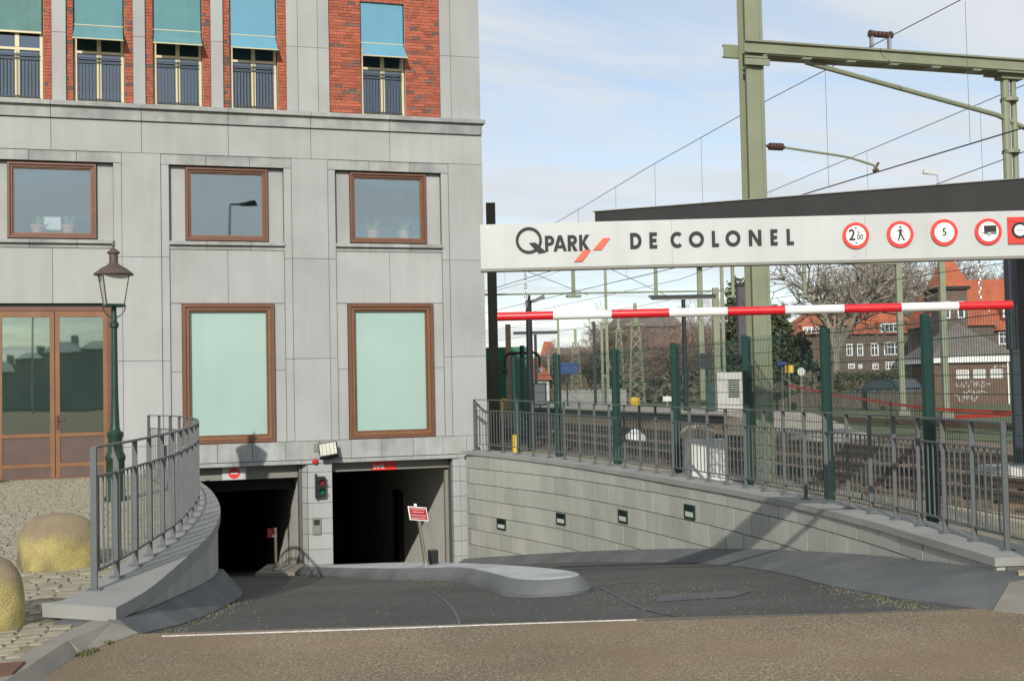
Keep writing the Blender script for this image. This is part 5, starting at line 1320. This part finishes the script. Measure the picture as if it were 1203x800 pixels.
house(934, 1094, 105, zat(1000, 392, 105), zat(1000, 352, 105), 'long dark brick house with an orange tiled roof and white windows', m_hbrick, m_tile, 9, 3.5,
      wins=[(994, 1001, 404, 418, 2), (1006.5, 1013.5, 404, 418, 2), (1022.5, 1031.5, 403, 418, 2), (1038, 1055, 402, 417, 4), (1074, 1082, 402, 417, 2), (995, 1003, 427, 433, 2), (1007, 1012, 428, 433, 2), (1024, 1031, 427, 434, 2), (1039, 1054, 425, 434, 4), (1074, 1082, 424, 436, 2)],
      chim=[(1012, 1022.5, 343, 356)], dormers=[(1033.5, 1053.5, 380, 390.5, 4), (1069, 1078, 379, 389.5, 2), (943, 963, 384, 391.5, 4)])
house(1035, 1100, 140, zat(1070, 372, 140), zat(1070, 327, 140), 'house with a grey tiled roof behind the orange roofed house', m_hbrick, m_greytile, 10, 4.5)
# tower house
d = 92; k = d/1400
t = thing('brick_house', 'tall house with a steep orange pyramid roof behind the hut', 'house', tuple(spot(1128, d)), FACE)
MB().box(-2.4, 0, -.1, 2.6, 5, 5.6).build('wall', m_hbrick, t)
m_ = MB(); m_.add([(-2.6, -.3, 5.5), (2.9, -.3, 5.5), (2.9, 5.3, 5.5), (-2.6, 5.3, 5.5), (.0, 2.3, 11.6)], [(0, 1, 4), (1, 2, 4), (2, 3, 4), (3, 0, 4), (3, 2, 1, 0)]); rf = m_.build('roof', m_tile, t)
bay = MB().box(-2.15, -1.6, -.1, .05, 1.5, 8.2).build('bay_wall', m_hbrick, t); MB().box(-2.35, -1.8, 8.21, .25, 1.6, 8.45).build('flat_roof', m_arm, bay)
hwin(t, bay, -1.9, -1.3, 6.0, 7.3, -1.63, 2); hwin(t, bay, -.75, -.2, 6.0, 7.3, -1.63, 1)
MB().box(2.62, .6, -.1, 7.5, 6, 5.0).build('wing_wall', m_hbrick, t)
m_ = MB(); m_.add([(1.2, .2, 5.1), (7.8, .2, 5.1), (7.8, 6.4, 5.1), (1.2, 6.4, 5.1), (1.2, 3.2, 9.3), (7.8, 3.2, 9.3)], [(0, 1, 5, 4), (1, 2, 5), (2, 3, 4, 5), (3, 0, 4), (0, 3, 2, 1)]); m_.build('wing_roof', m_tile, t)
dm = MB().box(1.2, .55, 6.0, 2.7, 2.6, 7.0).build('dormer', m_tile, t); hwin(t, dm, 1.35, 2.55, 6.1, 6.85, .52, 3)
dm = MB().box(3.5, .55, 6.0, 4.6, 2.6, 7.2).build('dormer', m_tile, t); hwin(t, dm, 3.6, 4.5, 6.1, 7.0, .52, 2)
hwin(t, t, 3.2, 3.95, 4.0, 5.0, .57, 2); hwin(t, t, 3.2, 3.95, 2.6, 3.7, .57, 2)
# hut
d = 68; k = d/1400; uc = 1142
t = thing('brick_hut', 'small brown brick hut with a hipped roof, white fascia and graffiti', 'hut', tuple(spot(uc, d)), FACE)
MB().box(-2.2, 0, -.1, 2.2, 4.5, 2.45).build('wall', m_hbrick2, t)
MB().box(-2.45, -.25, 2.42, 2.45, 4.75, 2.78).build('fascia', m_white, t)
m_ = MB(); m_.add([(-2.5, -.3, 2.78), (2.5, -.3, 2.78), (2.5, 4.8, 2.78), (-2.5, 4.8, 2.78), (-.15, 2.2, 4.75), (.05, 2.2, 4.75)], [(0, 1, 5, 4), (1, 2, 5), (2, 3, 4, 5), (3, 0, 4), (0, 3, 2, 1)]); m_.build('roof', m_greytile, t)
for a, b in ((1122, 1136.5), (1142, 1156.5), (1161.5, 1176)): 
    f = frame_mb((a-uc)*k, (b-uc)*k, 1.5, 2.0, -.05, .06, .06).build('window', m_white, t); MB().box((a-uc)*k+.06, -.02, 1.56, (b-uc)*k-.06, -.01, 1.94).build('pane', m_cab, f)
gr = MB(); rr = random.Random(3)
for (x0, x1, zc, h) in ((-1.0, .95, 1.15, .28), (-.6, .7, .75, .2), (-1.05, .3, .38, .28), (1.0, 2.0, 1.75, .3), (1.1, 1.9, 2.15, .16)):
    x = x0; pz = zc; pts = []
    while x < x1: pts.append((x+rr.uniform(-.11, .11), -.012, zc+rr.uniform(-h, h)/1.4)); x += .036
    gr.path(pts, .011, 4)
gr.build('graffiti', m_cab, t)
MB().tube((1.95, -.08, 0), (1.95, -.08, 2.4), .05).build('drainpipe', m_white, t)
# houses far left
house(636, 654, 150, 4.2, 7.2, 'far white gabled house with a red roof seen under the sign', m_cab, m_tile, 10, .8)
house(724, 800, 118, 7.2, 9.0, 'far dark brick terrace with white window frames behind bare trees', m_hbrick, m_greytile, 9, 1.0, wins=[(731, 737, 421, 430, 2), (762, 773, 418, 433, 2), (776, 786, 420, 432, 2), (731, 737, 440, 448, 2), (763, 785, 440, 447, 4), (745, 752, 422, 431, 2)])
house(640, 700, 125, 4.4, 5.6, 'far brown brick house with white windows by the pale fence', m_hbrick2, m_greytile, 9, 1.2, wins=[(655, 662, 428, 437, 2), (668, 676, 428, 437, 2), (684, 692, 428, 437, 2)])
house(604, 644, 105, 2.1, 4.0, 'low house with a red roof behind the platform lamps', m_cab, m_tile, 9, 1.2, wins=[(616, 623, 449, 455, 2), (629, 636, 449, 455, 2)])
# garden fences
def board_fence(ua, ub, da, db, h, label, mat, step=.16):
    a = spot(ua, da); b = spot(ub, db); t = thing('board_fence', label, 'fence', (a.x, a.y, 0), math.atan2((b-a).y, (b-a).x)); L_ = (b-a).length; m_ = MB(); n = int(L_/step)
    for k in range(n): m_.box(k*step+.01, 0, .05, (k+1)*step-.01, .025, h+.04*((k*7) % 3))
    m_.build('boards', mat, t, kind='stuff')
    for k in range(int(L_/2.4)+1): MB().box(k*2.4-.05, .03, 0, k*2.4+.05, .12, h+.05).build('post', mat, t)
    MB().box(0, .027, h*.75, L_, .06, h*.75+.08).build('cross_rail', mat, t)
board_fence(905, 1095, 63, 60, 0.95, 'low brown board fence along the back street', m_fencewood)
board_fence(655, 735, 88, 84, 1.15, 'pale grey board fence beyond the tracks', m_greyfence)
# hedge
def leaf_cloud(m_, n, fn, size, rr):
    for _ in range(n):
        c = Vector(fn()); a = Vector((rr.uniform(-1, 1), rr.uniform(-1, 1), rr.uniform(-1, 1))).normalized(); b = a.orthogonal().normalized(); s = size*rr.uniform(.6, 1.4)
        q = rr.uniform(0, 6.28); b2 = a.cross(b); e1 = b*math.cos(q)+b2*math.sin(q); e2 = a.cross(e1)
        m_.add([c-e1*s-e2*s*.5, c+e1*s-e2*s*.5, c+e1*s*.6+e2*s*.6, c-e1*s*.6+e2*s*.6], [(0, 1, 2, 3)])
rr = random.Random(11); p = spot(1022, 78)
hd = thing('hedge', 'clipped olive hedge in front of the orange roofed house', 'hedge', (p.x, p.y, 0), FACE)
m_ = MB(); leaf_cloud(m_, 5200, lambda: (rr.uniform(-2.1, 2.6), rr.uniform(0, 1.6), rr.uniform(.2, 1.9+.25*rr.random())), .08, rr); m_.build('foliage', m_hedge, hd)
MB().box(-1.9, .3, 0, 2.4, 1.3, 1.5).build('inner_twigs', m_shrub, hd)
# evergreens
def evergreen(u, d, h, w, label, seed, n=5200):
    rr = random.Random(seed); p = spot(u, d); t = thing('evergreen_tree', label, 'tree', (p.x, p.y, 0), 0, 'evergreen trees beyond the line')
    MB().tube((0, 0, 0), (0, 0, h*.9), .22, .05, n=8).build('trunk', m_bark, t)
    cl = [(rr.uniform(0, 6.28), rr.uniform(.08, 1), rr.uniform(.35, 1)) for _ in range(70)]
    def f():
        a, z, r = rr.choice(cl); rad = w*(1-z*.88)*r
        return (math.cos(a)*rad+rr.gauss(0, .28), math.sin(a)*rad+rr.gauss(0, .28), z*h+rr.gauss(0, .3))
    m_ = MB(); leaf_cloud(m_, n, f, .15, rr); m_.build('crown', m_ever, t)
evergreen(869, 88, 8.6, 2.6, 'dark tall evergreen left of the tall mast', 1)
evergreen(914, 82, 6.2, 2.0, 'dark evergreen right of the tall mast', 2, 4200)
evergreen(936, 90, 4.6, 2.2, 'low dark evergreen beside the bare tree', 3, 3600)
evergreen(885, 96, 7.2, 2.3, 'dark evergreen hidden partly by the tall mast', 4, 3000)
# bare trees
def bare_tree(u, d, h, label, seed, mat=None, levels=6, spread=.55, r0=.22, twig=.012, lean=0, dense=3, tmat=None, split=.28):
    rr = random.Random(seed); p = spot(u, d); t = thing('bare_tree', label, 'tree', (p.x, p.y, 0), 0, 'bare trees beyond the line')
    tr = MB(); cr = MB()
    def grow(p, dr, ln, r, lv):
        segs = 3 if lv > 2 else 2; q = p; dd = dr
        for s in range(segs):
            dd = (dd+Vector((rr.gauss(0, .15), rr.gauss(0, .15), rr.gauss(0.0, .10)))).normalized(); q2 = q+dd*ln/segs
            r1 = max(twig, r*(1-.35*(s+1)/segs)); (tr if lv >= levels-1 else cr).tube(q, q2, max(twig, r*(1-.35*s/segs)), r1, n=7 if lv >= levels-1 else (5 if lv > 3 else 3), caps=False); q = q2
            if lv > 0 and lv < levels and s < segs-1 and rr.random() < .8:
                side = Vector((rr.uniform(-1, 1), rr.uniform(-1, 1), rr.uniform(-.1, .8))).normalized(); grow(q, (dd*.6+side*.8).normalized(), ln*rr.uniform(.5, .75), r*.5, lv-1 if lv > 1 else 0)
        if lv > 0:
            n = dense if lv < levels else dense+1
            for i in range(n):
                a = 2*math.pi*(i+rr.random()*.8)/n; o = dd.orthogonal().normalized(); o2 = dd.cross(o); side = o*math.cos(a)+o2*math.sin(a)
                grow(q, (dd+side*spread*rr.uniform(.6, 1.3)).normalized(), ln*rr.uniform(.68, .88), r*.62, lv-1)
    grow(Vector((0, 0, -.1)), Vector((lean, 0, 1)).normalized(), h*split, r0, levels)
    tr.build('trunk', m_bark if mat is None else mat, t); cr.build('crown', m_twig2 if tmat is None else tmat, t)
    return t
bare_tree(984, 80, 11.5, 'large bare tree with a forked crown in front of the orange roofed house', 21, r0=.36, twig=.016, levels=5, spread=.66, tmat=m_bark, split=.30)
bare_tree(1068, 120, 16, 'tall bare tree behind the grey roof', 22, r0=.3, twig=.02, levels=6)
bare_tree(1168, 125, 15, 'bare tree behind the pyramid roofed house', 23, r0=.3, twig=.02, levels=6)
bare_tree(1200, 130, 14, 'bare tree at the right behind the house wing', 24, r0=.3, twig=.02, levels=6)
for i, (u, d, h, lab, mt) in enumerate(((655, 112, 6.2, 'red brown bare tree right of the blue sign', m_twig), (690, 116, 6.4, 'red brown bare tree behind the pale fence', m_twig), (718, 108, 9.6, 'tall bare tree behind the lattice masts', m_twig2),
        (762, 120, 8.4, 'bare tree behind the brick terrace', m_twig2), (795, 100, 7.0, 'dense red brown bare tree left of the T shaped lamp', m_twig), (818, 104, 7.6, 'dense red brown bare tree right of the T shaped lamp', m_twig), (838, 112, 11, 'tall bare tree behind the pair of green masts', m_twig2), (672, 130, 7.2, 'distant bare tree between the lattice masts', m_twig), (778, 108, 6.0, 'low dense bare tree in front of the terrace', m_twig), (632, 128, 6.2, 'bare tree behind the low red roof', m_twig2))):
    bare_tree(u, d, h, lab, 40+i, r0=.2, twig=.013, levels=6, spread=.82, tmat=mt, split=.25)
# far shrub belt
rr = random.Random(9); m_ = MB()
for u0, u1, d, zt_ in ((575, 900, 135, 3.4), (890, 1260, 150, 4.5), (700, 900, 95, 1.9), (905, 965, 75, 2.2), (1085, 1260, 110, 3.2)):
    def f():
        u = rr.uniform(u0, u1); p = spot(u, d+rr.uniform(0, 6)); return (p.x, p.y, rr.uniform(0, zt_*(.7+.3*math.sin(u*.21)*math.sin(u*.057+1))))
    leaf_cloud(m_, int((u1-u0)*9), f, .28, rr)
m_.build('far_shrubs', m_shrub, kind='stuff')
# cars
def car(u, d, rz, label, mat):
    p = spot(u, d); t = thing('parked_car', label, 'car', (p.x, p.y, 0), rz, 'cars parked on the back street')
    prof = [(-2.1, .35), (-2.15, .75), (-2.05, .98), (-1.15, 1.05), (-.55, 1.52), (1.35, 1.55), (1.95, 1.02), (2.12, .9), (2.12, .4), (1.9, .3), (-1.9, .3)]
    m_ = MB(); m_.hexa([(x, -.85, z) for x, z in prof], [(x, .85, z) for x, z in prof]); m_.build('body', mat, t)
    for s in (-1, 1): MB().hexa([(-.98, s*.855, 1.07), (1.6, s*.855, 1.07), (1.25, s*.855, 1.45), (-.5, s*.855, 1.45)], [(-.98, s*.862, 1.07), (1.6, s*.862, 1.07), (1.25, s*.862, 1.45), (-.5, s*.862, 1.45)]).build('side_window', m_pane, t)
    MB().hexa([(1.42, -.7, 1.48), (1.42, .7, 1.48), (1.92, .7, 1.05), (1.92, -.7, 1.05)], [(1.45, -.7, 1.5), (1.45, .7, 1.5), (1.96, .7, 1.07), (1.96, -.7, 1.07)]).build('rear_window', m_pane, t)
    for s in (-1, 1): MB().box(2.10, s*.68-.12, .78, 2.135, s*.68+.12, .98).build('tail_light', m_red, t)
    MB().box(2.122, -.26, .6, 2.135, .26, .71).build('number_plate', m_yellow, t)
    for x in (-1.35, 1.3):
        for s in (-1, 1):
            w = MB().tube((x, s*.72, .32), (x, s*.88, .32), .32, n=18).build('wheel', m_tyre, t); MB().tube((x, s*.881, .32), (x, s*.89, .32), .19, n=14).build('rim', m_steel, w)
car(1040, 66.5, FACE-1.15, 'dark blue parked car with its rear lights towards the tracks', m_carblue)

# ---------------------------------------------------------------- across the street behind the viewer (seen mirrored in the glass)
for i, (x, w, h, rh, lab) in enumerate(((-27, 8, 1.6, 1.4, 'lowest house at the left end of the row behind the viewer'), (-20.5, 5, 2.6, 1.5, 'low house second from the left of the row behind the viewer'), (-16, 4, 4.2, 1.2, 'narrow house left of the tall block behind the viewer'), (-12.6, 2.8, 5.6, .8, 'slim flat topped house beside the tall block behind the viewer'), (-9.2, 4, 6.2, 1.4, 'tall house in the middle of the row behind the viewer'), (-4.5, 5.4, 6.6, 1.0, 'broad tall block in the row behind the viewer'), (1.0, 5.4, 6.0, 1.5, 'house right of the broad block behind the viewer'), (9, 10, 4.6, 1.6, 'long low house at the right of the row behind the viewer'), (21, 12, 3.8, 1.5, 'last house at the right end of the row behind the viewer'))):
    t = thing('terrace_house', lab, 'building', (x, -88, 0)); MB().box(-w/2, -8, 0, w/2, 0, h).build('wall', m_rear, t)
    m_ = MB(); m_.add([(-w/2-.1, .2, h), (w/2+.1, .2, h), (w/2+.1, -8.3, h), (-w/2-.1, -8.3, h), (-w/2+.9, -4, h+rh), (w/2-.9, -4, h+rh)], [(0, 1, 5, 4), (1, 2, 5), (2, 3, 4, 5), (3, 0, 4), (0, 3, 2, 1)]); rf = m_.build('roof', m_rear, t)
    MB().box(w*.2, -4.4, h+rh*.5, w*.2+.7, -3.7, h+rh+.7).build('chimney', m_rear, rf)
for (x, y, h, lab) in ((3.85, -10, 10.9, 'street lamp behind the viewer mirrored in the second upper window'), (-9.7, -60, 8.6, 'street lamp across the square mirrored in the door glass')):
    t = thing('street_lamp', lab, 'street lamp', (x, y, 0), math.pi); MB().tube((0, 0, 0), (0, 0, h), .10, .06).build('pole', m_steel, t)
    m_ = MB(); m_.tube((0, 0, h), (-.5, 0, h+.05), .05); m_.hexa([(-1.3, -.2, h), (-.5, -.15, h-.02), (-.5, .15, h-.02), (-1.3, .2, h)], [(-1.2, -.15, h+.22), (-.5, -.1, h+.12), (-.5, .1, h+.12), (-1.2, .15, h+.22)]); m_.build('lamp_head', m_arm, t)

# ---------------------------------------------------------------- weeds along the kerbs
rr = random.Random(17); m_ = MB()
def tuft(x, y, z, n, s):
    for _ in range(n):
        a = rr.uniform(0, 6.28); l = s*rr.uniform(.5, 1.2); px, py = x+rr.gauss(0, s*.7), y+rr.gauss(0, s*.7); d = Vector((math.cos(a)*.6, math.sin(a)*.6, .8)); w = Vector((-math.sin(a), math.cos(a), 0))*.006
        b = Vector((px, py, z)); m_.add([b-w, b+w, b+d*l], [(0, 1, 2)])
for (x, y) in ((-.42, 8.36), (-.44, 8.3), (-.38, 8.42), (-.30, 8.62)): tuft(x, y, 0, 60, .035)
for _ in range(30):
    yv = rr.uniform(9.0, 14.5); d_ = LEFT.find_y(yv); p = LEFT.off(d_, -.275); tuft(p.x, p.y, rz_(p.x, p.y), rr.randint(4, 14), .022)
for _ in range(26):
    yv = rr.uniform(13.5, 18); tuft(3.42-.012*(yv-14)*(yv-14)*.5-.02, yv, rz_(3.4, yv)+.01, 10, .025)
for _ in range(34):
    f = rr.random(); x = 5.45+rr.gauss(0, .05)+f*.65; y = 7.45+f*2.3+rr.gauss(0, .04); tuft(x-.06, y, rz_(x, y), rr.randint(3, 9), .022)
m_.build('kerb_weeds', m_weed, kind='stuff')
# loose grit on the asphalt
rr = random.Random(23); m_ = MB()
for _ in range(900):
    q = rr.random()
    if q < .35: f = rr.random(); x = 5.35+rr.gauss(0, .10)+f*.6; y = 7.45+f*2.3+rr.gauss(0, .12)
    elif q < .55: x = rr.gauss(4.6, .5); y = rr.gauss(10.2, .6)
    elif q < .7: yv = rr.uniform(8.9, 14); p = LEFT.off(LEFT.find_y(yv), -.30-abs(rr.gauss(0, .07))); x, y = p.x, p.y
    else: x = rr.uniform(0, 5.5); y = rr.uniform(6.0, 12)
    s = rr.uniform(.003, .008); z = rz_(x, y)
    m_.add([(x-s, y, z+.001), (x, y-s, z+.001), (x+s, y, z+.001), (x, y+s, z+.001), (x, y, z+s*1.2)], [(0, 1, 4), (1, 2, 4), (2, 3, 4), (3, 0, 4)])
m_.build('loose_grit', m_sand, kind='stuff')
